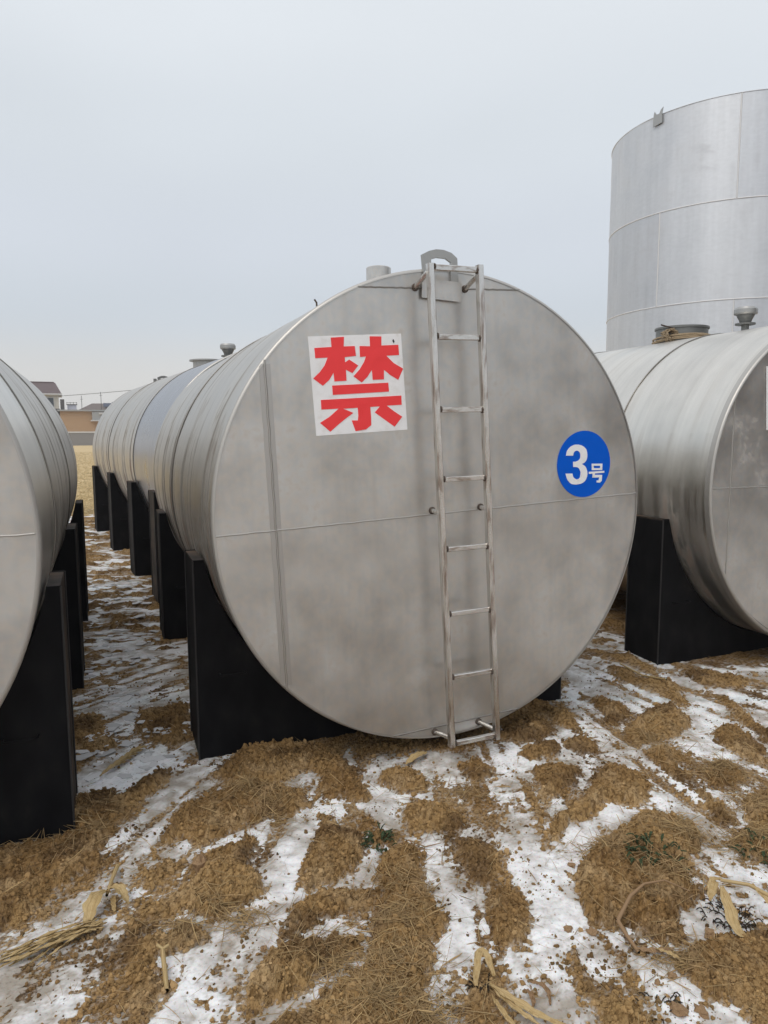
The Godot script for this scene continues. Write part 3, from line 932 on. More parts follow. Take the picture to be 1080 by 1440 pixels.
# A horizontal tank: the node stands on the ground below the middle of its front plate, the tank runs back along -z.
func make_tank(label: String, at: Vector3, turn: float, length: float, courses: Array, roll: float, seams: Dictionary, shell_mats: Array) -> Node3D:
	var cy := at.y
	var t := thing("storage_tank", label, "tank", Vector3(at.x, 0, at.z), turn, "horizontal steel tanks in the yard")
	var d0 := 0.018
	for k in courses.size():
		var o := part("shell_course", course(d0, courses[k], 20 + k + int(length * 7.0), length), shell_mats[k], t)
		o.position.y = cy
		o.rotation.z = 0.0
		d0 = courses[k]
		if k < courses.size() - 1:
			part("weld_bead", ring_bead(d0, RADIUS - 0.006, 0.0045), mats.weld, t).position.y = cy
	# end plates made of welded panels
	var g := 0.0015
	var panels := [
		[-2.0, 2.0, seams.top + g, 2.0], [-2.0, 2.0, -2.0, seams.bottom - g],
		[-2.0, seams.side - g, seams.mid + g, seams.top - g], [-2.0, seams.side - g, seams.bottom + g, seams.mid - g],
		[seams.side + g, 2.0, seams.mid + g, seams.top - g], [seams.side + g, 2.0, seams.bottom + g, seams.mid - g]]
	var bend := [0.012, -0.006, 0.004, -0.004, 0.003, -0.003]
	for k in panels.size():
		var st := surf()
		var q: Array = panels[k]
		extrude(st, arc_poly(q[0], q[1], q[2], q[3]), -0.016, -0.004, 0.39)
		var o := part("end_panel", st.commit(), mats.face, t)
		o.position.y = cy
		o.rotation.z = roll
	var wx := [["mid", -chord_x(seams.mid), chord_x(seams.mid), seams.mid], ["top", -chord_x(seams.top), chord_x(seams.top), seams.top], ["bottom", -chord_x(seams.bottom), chord_x(seams.bottom), seams.bottom]]
	for q in wx:
		var st := surf()
		var pts := []
		for k in 41:
			pts.append(Vector3(lerpf(q[1] + 0.012, q[2] - 0.012, k / 40.0), q[3] + 0.0012 * sin(k * 2.7) , -0.003))
		tube(st, pts, 0.0042, 6)
		var o := part("weld_bead", st.commit(), mats.weld_fine if q[0] == "mid" else mats.weld, t)
		o.position.y = cy
		o.rotation.z = roll
	var ch := chord_x(seams.side)
	for side in [-1.0, 1.0]:
		if side > 0.0 and not seams.get("both", false):
			continue
		var st := surf()
		var pts := []
		for k in 31:
			pts.append(Vector3(seams.side + 0.0012 * sin(k * 1.9), lerpf(-ch, ch, k / 30.0), -0.003))
		tube(st, pts, 0.005, 6)
		var w := part("weld_bead", st.commit(), mats.weld_fine, t)
		w.position.y = cy
		w.rotation.z = roll
	if seams.get("strip", 0.0) > 0.0:
		for s in [-1.0, 1.0]:
			var st := surf()
			var x0: float = seams.side + s * 0.007
			var x1: float = seams.side + s * (0.007 + seams.strip)
			extrude(st, arc_poly(minf(x0, x1), maxf(x0, x1), -ch + 0.02, ch - 0.02), -0.004, -0.0015, 0.39)
			var o := part("ground_strip", st.commit(), mats.strip, t)
			o.position.y = cy
			o.rotation.z = roll
			o.set_meta("label", "grinding mark beside the upright weld")
	# rim where shell and end plate meet, and the back plate
	var rim := surf()
	var rp := []
	for k in 7:
		var a := PI / 2 * k / 6.0
		rp.append(Vector2(RADIUS - 0.022 + 0.018 * sin(a), 0.018 * cos(a)))
	for i in 144:
		for k in 6:
			var quadp := []
			for q in [[i, k], [i + 1, k], [i + 1, k + 1], [i, k + 1]]:
				var a: float = q[0] / 144.0
				var pr: Vector2 = rp[q[1]]
				var ang: float = PI / 2 * q[1] / 6.0
				quadp.append([ring_pt(a, pr.x, pr.y - 0.018 + seams.get("lip", 0.0)), ring_pt(a, sin(ang), cos(ang)), Vector2(0.02, a)])
			for z in [0, 2, 1, 0, 3, 2]:
				vtx(rim, quadp[z][0], quadp[z][1], quadp[z][2])
	var ro := part("rim", rim.commit(), mats.rim, t)
	ro.position.y = cy
	if seams.get("lip", 0.0) > 0.0:
		part("weld_bead", ring_bead(0.004, RADIUS - 0.026, 0.012), mats.weld, t).position.y = cy
		var lip := surf()
		for i in 144:
			var a := i / 144.0
			var b := (i + 1) / 144.0
			quad(lip, ring_pt(b, RADIUS - 0.0035, -0.022), ring_pt(a, RADIUS - 0.0035, -0.022), ring_pt(a, RADIUS - 0.0035, seams.lip - 0.016), ring_pt(b, RADIUS - 0.0035, seams.lip - 0.016))
		part("lip", lip.commit(), mats.rim, t).position.y = cy
	var back := surf()
	extrude(back, arc_poly(-2, 2, -2, 2), -length - 0.006, -length + 0.006, 0.39)
	part("back_plate", back.commit(), mats.face, t).position.y = cy
	return t


func collar(parent: Node, called: String, at: Vector3, r: float, h: float, mat: Material, lid := 0.0) -> Node3D:
	var st := surf()
	lathe(st, [Vector2(r, -0.2), Vector2(r, h - 0.004), Vector2(r - 0.004, h), Vector2(0.0, h)] if lid <= 0.0 else [Vector2(r, -0.2), Vector2(r, h - 0.02), Vector2(r + lid, h - 0.02), Vector2(r + lid, h - 0.003), Vector2(r + lid - 0.003, h), Vector2(0.0, h)], 32, at)
	return part(called, st.commit(), mat, parent)


func valve(parent: Node, at: Vector3, s: float) -> void:
	var o := Node3D.new()
	o.name = "breather_valve"
	parent.add_child(o, true)
	o.position = at
	var st := surf()
	lathe(st, [Vector2(0.034 * s, -0.1), Vector2(0.034 * s, 0.085 * s)], 16)
	part("pipe", st.commit(), mats.cast, o)
	st = surf()
	lathe(st, [Vector2(0.0, 0.083 * s), Vector2(0.088 * s, 0.083 * s), Vector2(0.09 * s, 0.098 * s), Vector2(0.055 * s, 0.105 * s)], 24)
	part("flange", st.commit(), mats.cast, o)
	st = surf()
	lathe(st, [Vector2(0.05 * s, 0.105 * s), Vector2(0.058 * s, 0.13 * s), Vector2(0.075 * s, 0.16 * s), Vector2(0.08 * s, 0.178 * s)], 20)
	part("bowl", st.commit(), mats.cast, o)
	st = surf()
	lathe(st, [Vector2(0.0, 0.178 * s), Vector2(0.098 * s, 0.178 * s), Vector2(0.104 * s, 0.19 * s), Vector2(0.104 * s, 0.225 * s), Vector2(0.09 * s, 0.245 * s), Vector2(0.0, 0.247 * s)], 8)
	part("cap", st.commit(), mats.dull_steel, o)


func lifting_lug(parent: Node, at: Vector3, w: float, mat: Material, plate := true) -> void:
	# an upright plate cut as an arch, welded to the rim
	var st := surf()
	var outer := PackedVector2Array([Vector2(-w * 0.5 + 0.012, -0.13), Vector2(-w * 0.5 - 0.008, 0.055), Vector2(-w * 0.33, 0.076), Vector2(-w * 0.12, 0.087), Vector2(w * 0.1, 0.087), Vector2(w * 0.33, 0.076), Vector2(w * 0.5, 0.052), Vector2(w * 0.5 + 0.012, -0.13),
		Vector2(w * 0.32, -0.13), Vector2(w * 0.31, 0.03), Vector2(w * 0.16, 0.046), Vector2(-w * 0.1, 0.047), Vector2(-w * 0.27, 0.036), Vector2(-w * 0.28, -0.13)])
	extrude(st, outer, -0.008, 0.008)
	var o := part("lifting_lug", st.commit(), mat, parent)
	o.position = at
	if plate:
		st = surf()
		extrude(st, PackedVector2Array([Vector2(-w * 0.55, -0.155), Vector2(w * 0.62, -0.165), Vector2(w * 0.62, -0.068), Vector2(-w * 0.55, -0.058)]), 0.009, 0.016)
		var b := part("backing_plate", st.commit(), mats.face, o)
		b.position = Vector3.ZERO


func saddle(label: String, tank: Node3D, cy: float, depth: float, thick := 0.37, skylit_sides := false, right := 1.285) -> Node3D:
	var hw := 1.285
	var top := cy - 0.249
	var o := thing("tank_saddle", label, "saddle", tank.position + tank.basis * Vector3(0, 0, -depth - thick * 0.5), tank.rotation.y, "black steel saddles under the tanks")
	var r := RADIUS + 0.004
	var top_r := top if right > 1.25 else cy - sqrt(r * r - right * right)
	var pg := PackedVector2Array([Vector2(-hw, -0.06), Vector2(right, -0.06)])
	if right > 1.25:
		pg.append(Vector2(right, top))
	for k in 61:
		var a := lerpf(-asin((cy - top_r) / r), -PI + asin(0.249 / r), k / 60.0)
		pg.append(Vector2(cos(a) * r, cy + sin(a) * r))
	pg.append(Vector2(-hw, top))
	for s in [1.0, -1.0]:
		var st := surf()
		var z: float = s * thick * 0.5
		extrude(st, pg, minf(z, z - s * 0.01), maxf(z, z - s * 0.01))
		part("front_plate" if s > 0 else "back_plate", st.commit(), mats.black, o)
		# side plate, set back 3 mm, and its top plate
		st = surf()
		var half := right if s > 0.0 else hw
		var high := top_r if s > 0.0 else top
		var x: float = s * (half - 0.009)
		box(st, Vector3(0.012, high + 0.06 - 0.013, thick - 0.021), Transform3D(Basis(), Vector3(x, (high - 0.013 - 0.06) * 0.5, 0)))
		part("side_plate", st.commit(), mats.black_rusty_skylit if skylit_sides else mats.black, o)  # the lighter brown copy paints sky light onto the side
		if half > 1.25:
			st = surf()
			box(st, Vector3(0.056, 0.01, thick - 0.021), Transform3D(Basis(), Vector3(s * (hw - 0.031), top - 0.008, 0)))
			part("top_plate", st.commit(), mats.black_rusty_skylit, o)
		st = surf()
		var hx: float = s * (half - 0.19)
		var hy := 0.47
		tube(st, [Vector3(hx - 0.07, hy, thick * 0.5 - 0.004), Vector3(hx - 0.068, hy, thick * 0.5 + 0.03), Vector3(hx - 0.055, hy, thick * 0.5 + 0.042), Vector3(hx + 0.055, hy, thick * 0.5 + 0.042), Vector3(hx + 0.068, hy, thick * 0.5 + 0.03), Vector3(hx + 0.07, hy, thick * 0.5 - 0.004)], 0.006, 8)
		part("handle", st.commit(), mats.black, o)
	for e in [[-hw, top], [right, top_r]]:
		for zf in [1.0, -1.0]:
			var ws := surf()
			tube(ws, [Vector3(e[0], -0.05, zf * (thick * 0.5 - 0.002)), Vector3(e[0], e[1] - 0.004, zf * (thick * 0.5 - 0.002))], 0.005, 6)
			part("corner_weld", ws.commit(), mats.saddle_weld, o)
	# cradle plate under the shell
	var st2 := surf()
	for k in 60:
		var a0 := -asin((cy - top_r) / r) - 0.03
		var a := lerpf(a0, -PI + 0.24, k / 60.0)
		var b := lerpf(a0, -PI + 0.24, (k + 1) / 60.0)
		var rr := r + 0.002
		quad(st2, Vector3(cos(a) * rr, cy + sin(a) * rr, thick * 0.5 - 0.011), Vector3(cos(a) * rr, cy + sin(a) * rr, -thick * 0.5 + 0.011), Vector3(cos(b) * rr, cy + sin(b) * rr, -thick * 0.5 + 0.011), Vector3(cos(b) * rr, cy + sin(b) * rr, thick * 0.5 - 0.011))
	part("cradle_plate", st2.commit(), mats.black, o)
	return o


func local_to_yard(a: float, h: float, depth: float) -> Vector3:
	# from the main tank's own axes (right, up, back) to the yard; y comes back as a height above ground
	var b := Basis(Vector3.UP, YAW)
	var p := Vector3(FACE.x, 0, FACE.z) + b * Vector3(a, 0, -depth)
	p.y = FACE.y + h
	return p


func build_tanks() -> void:
	# the tank marked 3
	var seams := {top = 1.1462, bottom = -1.1726, side = -0.9401, mid = -0.0051, strip = 0.02}
	var t := make_tank("steel tank marked 3 with the ladder and red sign on its end", local_to_yard(0, 0, 0), YAW, 4.0, [2.0, 4.0], 0.0477, seams, [mats.shell, mats.shell])
	var cy := FACE.y
	build_ladder(t, cy)
	collar(t, "vent_cap", Vector3(-0.352, cy + 1.198, -0.13), 0.063, 0.052, mats.face)
	lifting_lug(t, Vector3(-0.072, cy + 1.244, 0.004), 0.19, mats.dull_steel)
	var st := surf()
	tube(st, [Vector3(-0.70, cy + 1.0, -0.06), Vector3(-0.702, cy + 1.045, -0.06), Vector3(-0.713, cy + 1.06, -0.06)], 0.0045, 6)
	part("hook", st.commit(), mats.ladder_weld, t)
	saddle("black steel saddle under the front of the tank marked 3", t, cy, 0.45, 0.37, false, 1.05)
	saddle("black steel saddle under the back of the tank marked 3", t, cy, 2.78, 0.37, false, 1.05)

	# the tank cut by the left edge of the photograph
	var lp := local_to_yard(-3.18, 0.02, -0.39)
	var lt := make_tank("steel tank cut off by the left edge of the view", lp, YAW, 4.9, [0.95, 2.9, 4.9], 0.02, {top = 1.1, bottom = -1.15, side = 0.4, mid = 0.0, strip = 0.012}, [mats.shell_pale, mats.shell, mats.shell])
	saddle("black steel saddle nearest the camera, under the left tank's front", lt, lp.y, 0.34, 0.37, true)
	saddle("middle black steel saddle of the three under the left tank", lt, lp.y, 2.26, 0.37, true)
	saddle("farthest black steel saddle of the three under the left tank", lt, lp.y, 4.14)

	# the tank on the right
	var rp := local_to_yard(3.44, 0.01, 0.40)
	var rt := make_tank("steel tank on the right with rope round its manhole collar", rp, YAW - 0.006, 4.2, [1.05, 2.6, 4.2], -0.004, {top = 1.13, bottom = -1.15, side = -1.03, mid = 0.0, lip = 0.03, strip = 0.0}, [mats.shell_pale, mats.shell_pale, mats.shell_pale])
	saddle("black steel saddle under the front of the right tank", rt, rp.y, 0.36)
	saddle("black steel saddle under the back of the right tank, in the gap", rt, rp.y, 2.7)
	collar(rt, "manhole_collar", Vector3(0.1, rp.y + 1.235, -1.72), 0.235, 0.15, mats.cast, 0.012)
	valve(rt, Vector3(0.12, rp.y + 1.24, -1.0), 0.92)
	build_rope(rt.transform * Vector3(0.1, rp.y + 1.235, -1.72), rt.rotation.y)

	# the tank behind the one marked 3
	var bp := local_to_yard(0.06, 0.06, 4.22)
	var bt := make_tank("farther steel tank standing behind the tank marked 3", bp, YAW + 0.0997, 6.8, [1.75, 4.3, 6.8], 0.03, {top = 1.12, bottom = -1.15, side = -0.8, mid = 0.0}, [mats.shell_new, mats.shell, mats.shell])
	saddle("black steel saddle under the front end of the farther tank", bt, bp.y, 0.1, 0.34, true)
	saddle("second black steel saddle from the front under the farther tank", bt, bp.y, 1.7, 0.34)
	saddle("third black steel saddle from the front under the farther tank", bt, bp.y, 3.85, 0.34)
	saddle("last black steel saddle under the far end of the farther tank", bt, bp.y, 6.2, 0.34)
	collar(bt, "manhole_collar", Vector3(-0.02, bp.y + 1.235, -2.95), 0.19, 0.13, mats.dull_steel, 0.05)
	valve(bt, Vector3(0.02, bp.y + 1.24, -1.95), 1.0)
	lifting_lug(bt, Vector3(-0.05, bp.y + 1.27, -6.1), 0.2, mats.cast, false)
	collar(bt, "stub_pipe", Vector3(-0.13, bp.y + 1.24, -6.5), 0.03, 0.09, mats.cast)


func build_ladder(t: Node3D, cy: float) -> void:
	var l := Node3D.new()
	l.name = "ladder"
	t.add_child(l, true)
	l.position = Vector3(0, cy, 0)
	l.set_meta("label", "narrow welded steel ladder with eight rungs")
	var d := 0.12
	var rails := [[Vector3(-0.182, 1.232, d), Vector3(-0.044, -1.243, d)], [Vector3(0.09, 1.245, d), Vector3(0.229, -1.243, d)]]
	for r in rails:
		var st := surf()
		bar(st, r[0], r[1], 0.015, 0.019, Vector3.BACK, 0.003)
		part("rail", st.commit(), mats.ladder, l)
	var hs := [1.218, 0.888, 0.531, 0.182, -0.177, -0.519, -0.86, -1.226]
	for h in hs:
		var ends := []
		for r in rails:
			var k: float = (h - r[0].y) / (r[1].y - r[0].y)
			ends.append(r[0].lerp(r[1], k))
		var dir: Vector3 = (ends[1] - ends[0]).normalized()
		var tip := Vector3(0, 0.006, 0)
		var st := surf()
		bar(st, ends[0] + dir * 0.016 - tip * 0.5, ends[1] - dir * 0.016 + tip * 0.5, 0.0125 if h < 0.5 else 0.014, 0.012, Vector3.BACK, 0.003)
		part("rung", st.commit(), mats.rung, l)
		for e in [0, 1]:
			var ws := surf()
			var p: Vector3 = ends[e] + dir * (0.02 if e == 0 else -0.02) + Vector3(0, 0, 0.004)
			var pts := []
			for k in 9:
				pts.append(p + Vector3(dir.x * 0.002, cos(TAU * k / 8.0) * 0.0135, sin(TAU * k / 8.0) * 0.0125))
			tube(ws, pts, 0.0045, 5, false)
			part("weld", ws.commit(), mats.ladder_weld, l)
	for q in [[-0.106, 0.01, 0], [0.182, 0.016, 1], [-0.205, 1.14, 0], [0.075, 1.15, 1], [-0.085, -1.205, 0], [0.185, -1.19, 1]]:
		var r: Array = rails[q[2]]
		var k: float = (q[1] - r[0].y) / (r[1].y - r[0].y)
		if q[1] > 1.0:
			k = (1.2 - r[0].y) / (r[1].y - r[0].y)
		if q[1] < -1.0:
			k = (-1.2 - r[0].y) / (r[1].y - r[0].y)
		var e: Vector3 = r[0].lerp(r[1], k)
		var st := surf()
		tube(st, [Vector3(q[0], q[1], -0.004), e + Vector3(0, 0, -0.019)], 0.0125, 12)
		var b := part("bracket", st.commit(), mats.ladder, l)
		st = surf()
		var ring := []
		for z in 13:
			ring.append(Vector3(q[0] + cos(TAU * z / 12.0) * 0.014, q[1] + sin(TAU * z / 12.0) * 0.014, -0.001))
		tube(st, ring, 0.006, 6, false)
		part("weld", st.commit(), mats.ladder_weld, b)


func build_rope(at: Vector3, turn: float) -> void:
	var o := thing("rope", "frayed pale rope wound round the right tank's manhole collar", "rope", at, turn)
	var rg := RandomNumberGenerator.new()
	rg.seed = 4
	var st := surf()
	var pts := []
	for k in 130:
		var a := k * 0.24
		pts.append(Vector3(cos(a) * (0.252 + rg.randf() * 0.012), 0.03 + 0.02 * sin(a * 0.37) + 0.016 * sin(a), sin(a) * (0.252 + rg.randf() * 0.012)))
	tube(st, pts, 0.008, 6)
	part("coil", st.commit(), mats.rope, o)
	st = surf()
	for s in 16:
		var q := []
		var c := Vector3(-0.24, 0.05, 0.1)
		var ph := rg.randf() * TAU
		for k in 14:
			var a := ph + k * 0.42
			q.append(c + Vector3(cos(a) * 0.045 + rg.randf_range(-0.012, 0.012), sin(a) * 0.06 + rg.randf_range(-0.01, 0.01), rg.randf_range(-0.05, 0.05) + sin(a * 2.0) * 0.02))
		tube(st, q, 0.005, 5)
	part("knot", st.commit(), mats.rope, o)
	st = surf()
	tube(st, [Vector3(-0.36, 0.145, 0.12), Vector3(-0.22, 0.128, 0.1), Vector3(-0.06, 0.122, 0.06)], 0.007, 6)
	part("stick", st.commit(), mats.ladder_weld, o)


# ------------------------------------------------------------------ upright tank
func build_upright_tank() -> void:
	var t := thing("upright_tank", "tall upright steel tank rising behind the right tank", "tank", Vector3(6.11, 0, -13.14), 0.0)
	var r := 2.0
	var levels := [0.0, 0.76, 2.26, 3.76, 5.245, 6.76]
	var seams := [20.0, 100.0, -21.0, -54.9, -21.9]
	for k in 5:
		for half in 2:
			var a0: float = deg_to_rad(seams[k] + half * 180.0)
			var st := surf()
			var na := 72
			var nh := 6
			var ns := FastNoiseLite.new()
			ns.seed = 60 + k * 2 + half
			ns.frequency = 0.8
			for j in nh:
				for i in na:
					var c := []
					for q in [[i, j], [i + 1, j], [i + 1, j + 1], [i, j + 1]]:
						var a: float = a0 + PI * q[0] / na
						var y: float = lerpf(levels[k], levels[k + 1], float(q[1]) / nh)
						var n := Vector3(sin(a), 0, cos(a))
						var edge := sin(PI * q[0] / na)
						c.append([n * (r + ns.get_noise_2d(a * 3.0, y) * 0.006 * edge + ns.get_noise_2d(a * 9.0, 5.0) * 0.003 * edge) + Vector3(0, y, 0), n + Vector3(cos(a), 0, -sin(a)) * ns.get_noise_2d(a * 7.0, y * 0.4) * 0.03, Vector2(a / PI, -y / 3.0)])
					for z in [0, 2, 1, 0, 3, 2]:
						vtx(st, c[z][0], (c[z][1] as Vector3).normalized(), c[z][2])
			part("steel_plate", st.commit(), mats.upright_dark if (k + half) % 2 == 0 else mats.upright, t)
			st = surf()
			var n0 := Vector3(sin(a0), 0, cos(a0)) * (r + 0.001)
			tube(st, [n0 + Vector3(0, levels[k] + 0.01, 0), n0 + Vector3(0, levels[k + 1] - 0.01, 0)], 0.012, 6)
			part("weld_bead", st.commit(), mats.weld_bright, t)
	for k in range(1, 6):
		var st := surf()
		var pts := []
		for i in 121:
			pts.append(Vector3(sin(TAU * i / 120.0) * r, levels[k], cos(TAU * i / 120.0) * r))
		tube(st, pts, 0.010 if k < 5 else 0.008, 6, false)
		part("weld_bead" if k < 5 else "rim", st.commit(), mats.weld_bright if k < 5 else mats.upright, t)
	var roof := surf()
	lathe(roof, [Vector2(r, 6.755), Vector2(0.3, 6.93), Vector2(0.0, 6.93)], 72)
	part("roof", roof.commit(), mats.upright, t)
	# lifting lug on the rim
	var a := deg_to_rad(-57.5)
	var lug := surf()
	extrude(lug, PackedVector2Array([Vector2(-0.085, -0.12), Vector2(0.085, -0.1), Vector2(0.085, 0.06), Vector2(0.1, 0.13), Vector2(0.055, 0.10), Vector2(0.03, 0.05), Vector2(-0.02, 0.05), Vector2(-0.05, 0.09), Vector2(-0.06, 0.11), Vector2(-0.075, 0.06)]), 0.0, 0.012)
	var lo := part("lifting_lug", lug.commit(), mats.dull_steel, t)
	lo.position = Vector3(sin(a) * (r + 0.02), 6.72, cos(a) * (r + 0.02))
	lo.rotation.y = a


# ------------------------------------------------------------------ far background
func build_background() -> void:
	var brick := StandardMaterial3D.new()
	brick.albedo_texture = noise_tex(121, 0.05, 512, [[0.0, lin(0.36, 0.22, 0.125)], [0.5, lin(0.48, 0.32, 0.19)], [1.0, lin(0.56, 0.41, 0.27)]], 5)
	brick.uv1_triplanar = true
	brick.uv1_scale = Vector3(0.4, 1.2, 0.4)
	brick.roughness = 0.9
	var plaster := plain(lin(0.62, 0.59, 0.52), 0.9)
	var tile := plain(lin(0.12, 0.085, 0.085), 0.8)
	var grey := plain(lin(0.36, 0.37, 0.37), 0.85)
	var glass := plain(lin(0.05, 0.065, 0.08), 0.15)
	var white := plain(lin(0.6, 0.6, 0.6), 0.8)
	var dark := plain(lin(0.10, 0.095, 0.09), 0.85)
	# two-storey house
	var h := thing("house", "pale two-storey house with a dark tiled roof beyond the field", "house", Vector3(-51.3, 0, -101.35), 0.42)
	var st := surf()
	box(st, Vector3(10.4, 6.95, 7.6), Transform3D(Basis(), Vector3(0, 3.47, 0)))
	part("wall", st.commit(), plaster, h)
	st = surf()
	var rx := 5.6
	var e0 := Vector3(-rx, 6.95, 4.3)
	var e1 := Vector3(rx, 6.95, 4.3)
	var g0 := Vector3(-rx + 0.55, 8.65, 0)
	var g1 := Vector3(rx - 0.75, 8.65, 0)
	var f0 := Vector3(-rx, 6.95, -4.3)
	var f1 := Vector3(rx, 6.95, -4.3)
	quad(st, e0, e1, g1, g0)
	quad(st, f1, f0, g0, g1)
	quad(st, e1, f1, g1, g1 + Vector3(0, 0, 0.001))
	quad(st, f0, e0, g0, g0 + Vector3(0, 0, -0.001))
	quad(st, f0, f1, e1, e0)
	var roof := part("roof", st.commit(), tile, h)
	st = surf()
	box(st, Vector3(9.4, 0.16, 0.3), Transform3D(Basis(), Vector3(0, 8.68, 0)))
	part("ridge", st.commit(), tile, roof)
	st = surf()
	box(st, Vector3(11.3, 0.18, 8.7), Transform3D(Basis(), Vector3(0, 6.85, 0)))
	part("eave", st.commit(), white, roof)
	for x in [-3.2, 0.2, 3.7]:
		for y in [1.6, 5.33]:
			var w := part("window", box_mesh(Vector3(1.75, 1.35, 0.1)), glass, h)
			w.position = Vector3(x, y + 0.35, 3.82)
			st = surf()
			for s in [-0.9, 0.0, 0.9]:
				box(st, Vector3(0.07, 1.45, 0.08), Transform3D(Basis(), Vector3(s, 0, 0.06)))
			for s in [-0.71, 0.71]:
				box(st, Vector3(1.73, 0.07, 0.07), Transform3D(Basis(), Vector3(0, s, 0.06)))
			part("frame", st.commit(), white, w)
	# long low brick house
	var b := thing("brick_house", "long low brick house with a flat grey eave", "house", Vector3(-33.9, 0, -102.5), 0.4)
	part("wall", box_mesh(Vector3(22.0, 4.4, 7.0)), brick, b).position.y = 2.2
	part("roof", box_mesh(Vector3(22.6, 0.2, 7.8)), grey, b).position = Vector3(0, 4.5, 0)
	part("side_wall", box_mesh(Vector3(0.9, 4.75, 3.0)), dark, b).position = Vector3(-11.5, 2.37, 1.4)
	part("chimney", box_mesh(Vector3(0.5, 1.5, 0.5)), dark, b).position = Vector3(-10.7, 5.3, 1.0)
	part("annex_wall", box_mesh(Vector3(18.0, 1.1, 0.6)), grey, b).position = Vector3(1.9, 3.75, 3.8)
	part("annex_eave", box_mesh(Vector3(18.4, 0.14, 1.1)), white, b).position = Vector3(1.9, 3.15, 3.85)
	part("lamp_box", box_mesh(Vector3(0.5, 0.22, 0.2)), white, b).position = Vector3(-6.0, 4.1, 4.25)
	# roof-top objects behind
	var tk := thing("roof_cabin", "small pale roof cabin with a railing above the brick house", "cabin", Vector3(-42.6, 4.6, -98.6), 0.4)
	part("wall", box_mesh(Vector3(1.15, 0.72, 1.0)), plain(lin(0.5, 0.5, 0.56), 0.8), tk).position.y = 0.36
	part("roof", box_mesh(Vector3(1.35, 0.1, 1.2)), dark, tk).position.y = 0.77
	for x in [-0.62, -0.2, 0.2, 0.62]:
		part("railing_post", box_mesh(Vector3(0.05, 0.3, 0.05)), dark, tk).position = Vector3(x, 0.97, 0.5)
	part("railing", box_mesh(Vector3(1.3, 0.05, 0.05)), dark, tk).position = Vector3(0, 1.02, 0.53)
	var sp := thing("solar_array", "dark blue solar panels on a hipped roof in the distance", "solar panels", Vector3(-42.0, 0, -112), 0.4)
	part("wall", box_mesh(Vector3(9.0, 4.9, 6.0)), plaster, sp).position.y = 2.45
	st = surf()
	quad(st, Vector3(-5, 4.9, 3.3), Vector3(5, 4.9, 3.3), Vector3(3.4, 6.0, 0), Vector3(-3.0, 6.0, 0))
	quad(st, Vector3(5, 4.9, -3.3), Vector3(-5, 4.9, -3.3), Vector3(-3.0, 6.0, 0), Vector3(3.4, 6.0, 0))
	quad(st, Vector3(-5, 4.9, -3.3), Vector3(-5, 4.9, 3.3), Vector3(-3.0, 6.0, 0), Vector3(-3.0, 6.0, -0.01))
	quad(st, Vector3(5, 4.9, 3.3), Vector3(5, 4.9, -3.3), Vector3(3.4, 6.0, 0), Vector3(3.4, 6.0, 0.01))
	part("roof", st.commit(), plain(lin(0.16, 0.13, 0.12), 0.8), sp)
	for k in 4:
		var pn := part("panel", box_mesh(Vector3(1.15, 0.9, 0.06)), plain(lin(0.07, 0.08, 0.12), 0.2), sp)
		pn.position = Vector3(-0.9 + k * 1.22, 5.7 + 0.15 * k, 2.3 - 0.2 * k)
		pn.rotation.x = -0.9
	# low capped wall in front of the houses
	var wl := thing("boundary_wall", "low grey wall with a white cap along the field edge", "wall", Vector3(-36, 0, -90), 0.4)
	part("wall", box_mesh(Vector3(40, 1.55, 0.3)), plain(lin(0.25, 0.245, 0.245), 0.9), wl).position.y = 0.775
	part("cap", box_mesh(Vector3(40.1, 0.18, 0.42)), white, wl).position.y = 1.64
	# masts and the wire
	for q in [[-41.2, -98.5, 6.6, "thin antenna mast left of the solar panels"], [-38.7, -98.9, 7.1, "thin antenna mast beside the solar panels"]]:
		var m := thing("antenna_mast", q[3], "mast", Vector3(q[0], 0, q[1]), 0.0, "thin masts on the far roofs")
		st = surf()
		tube(st, [Vector3.ZERO, Vector3(0, q[2], 0)], 0.035, 6)
		part("pole", st.commit(), dark, m)
		st = surf()
		tube(st, [Vector3(-0.2, q[2] - 0.5, 0), Vector3(0.2, q[2] - 0.5, 0)], 0.02, 5)
		part("cross_arm", st.commit(), dark, m)
	st = surf()
	var wp := []
	for k in 25:
		var u := k / 24.0
		wp.append(Vector3(lerpf(-62.0, -8.0, u), lerpf(5.4, 9.6, u) - 4.0 * u * (1.0 - u), -90.0))
	tube(st, wp, 0.03, 5)
	tag(part("overhead_wire", st.commit(), dark, self), "thin overhead wire crossing above the distant roofs", "wire")
	for q in [[-62.0, 5.5], [-8.0, 9.7]]:
		var m := thing("wire_pole", "plain pole carrying the %s end of the overhead wire" % ("low" if q[0] < -20 else "high"), "pole", Vector3(q[0], 0, -90.1))
		st = surf()
		tube(st, [Vector3.ZERO, Vector3(0, q[1], 0)], [0.16, 0.11], 10)
		part("post", st.commit(), grey, m)


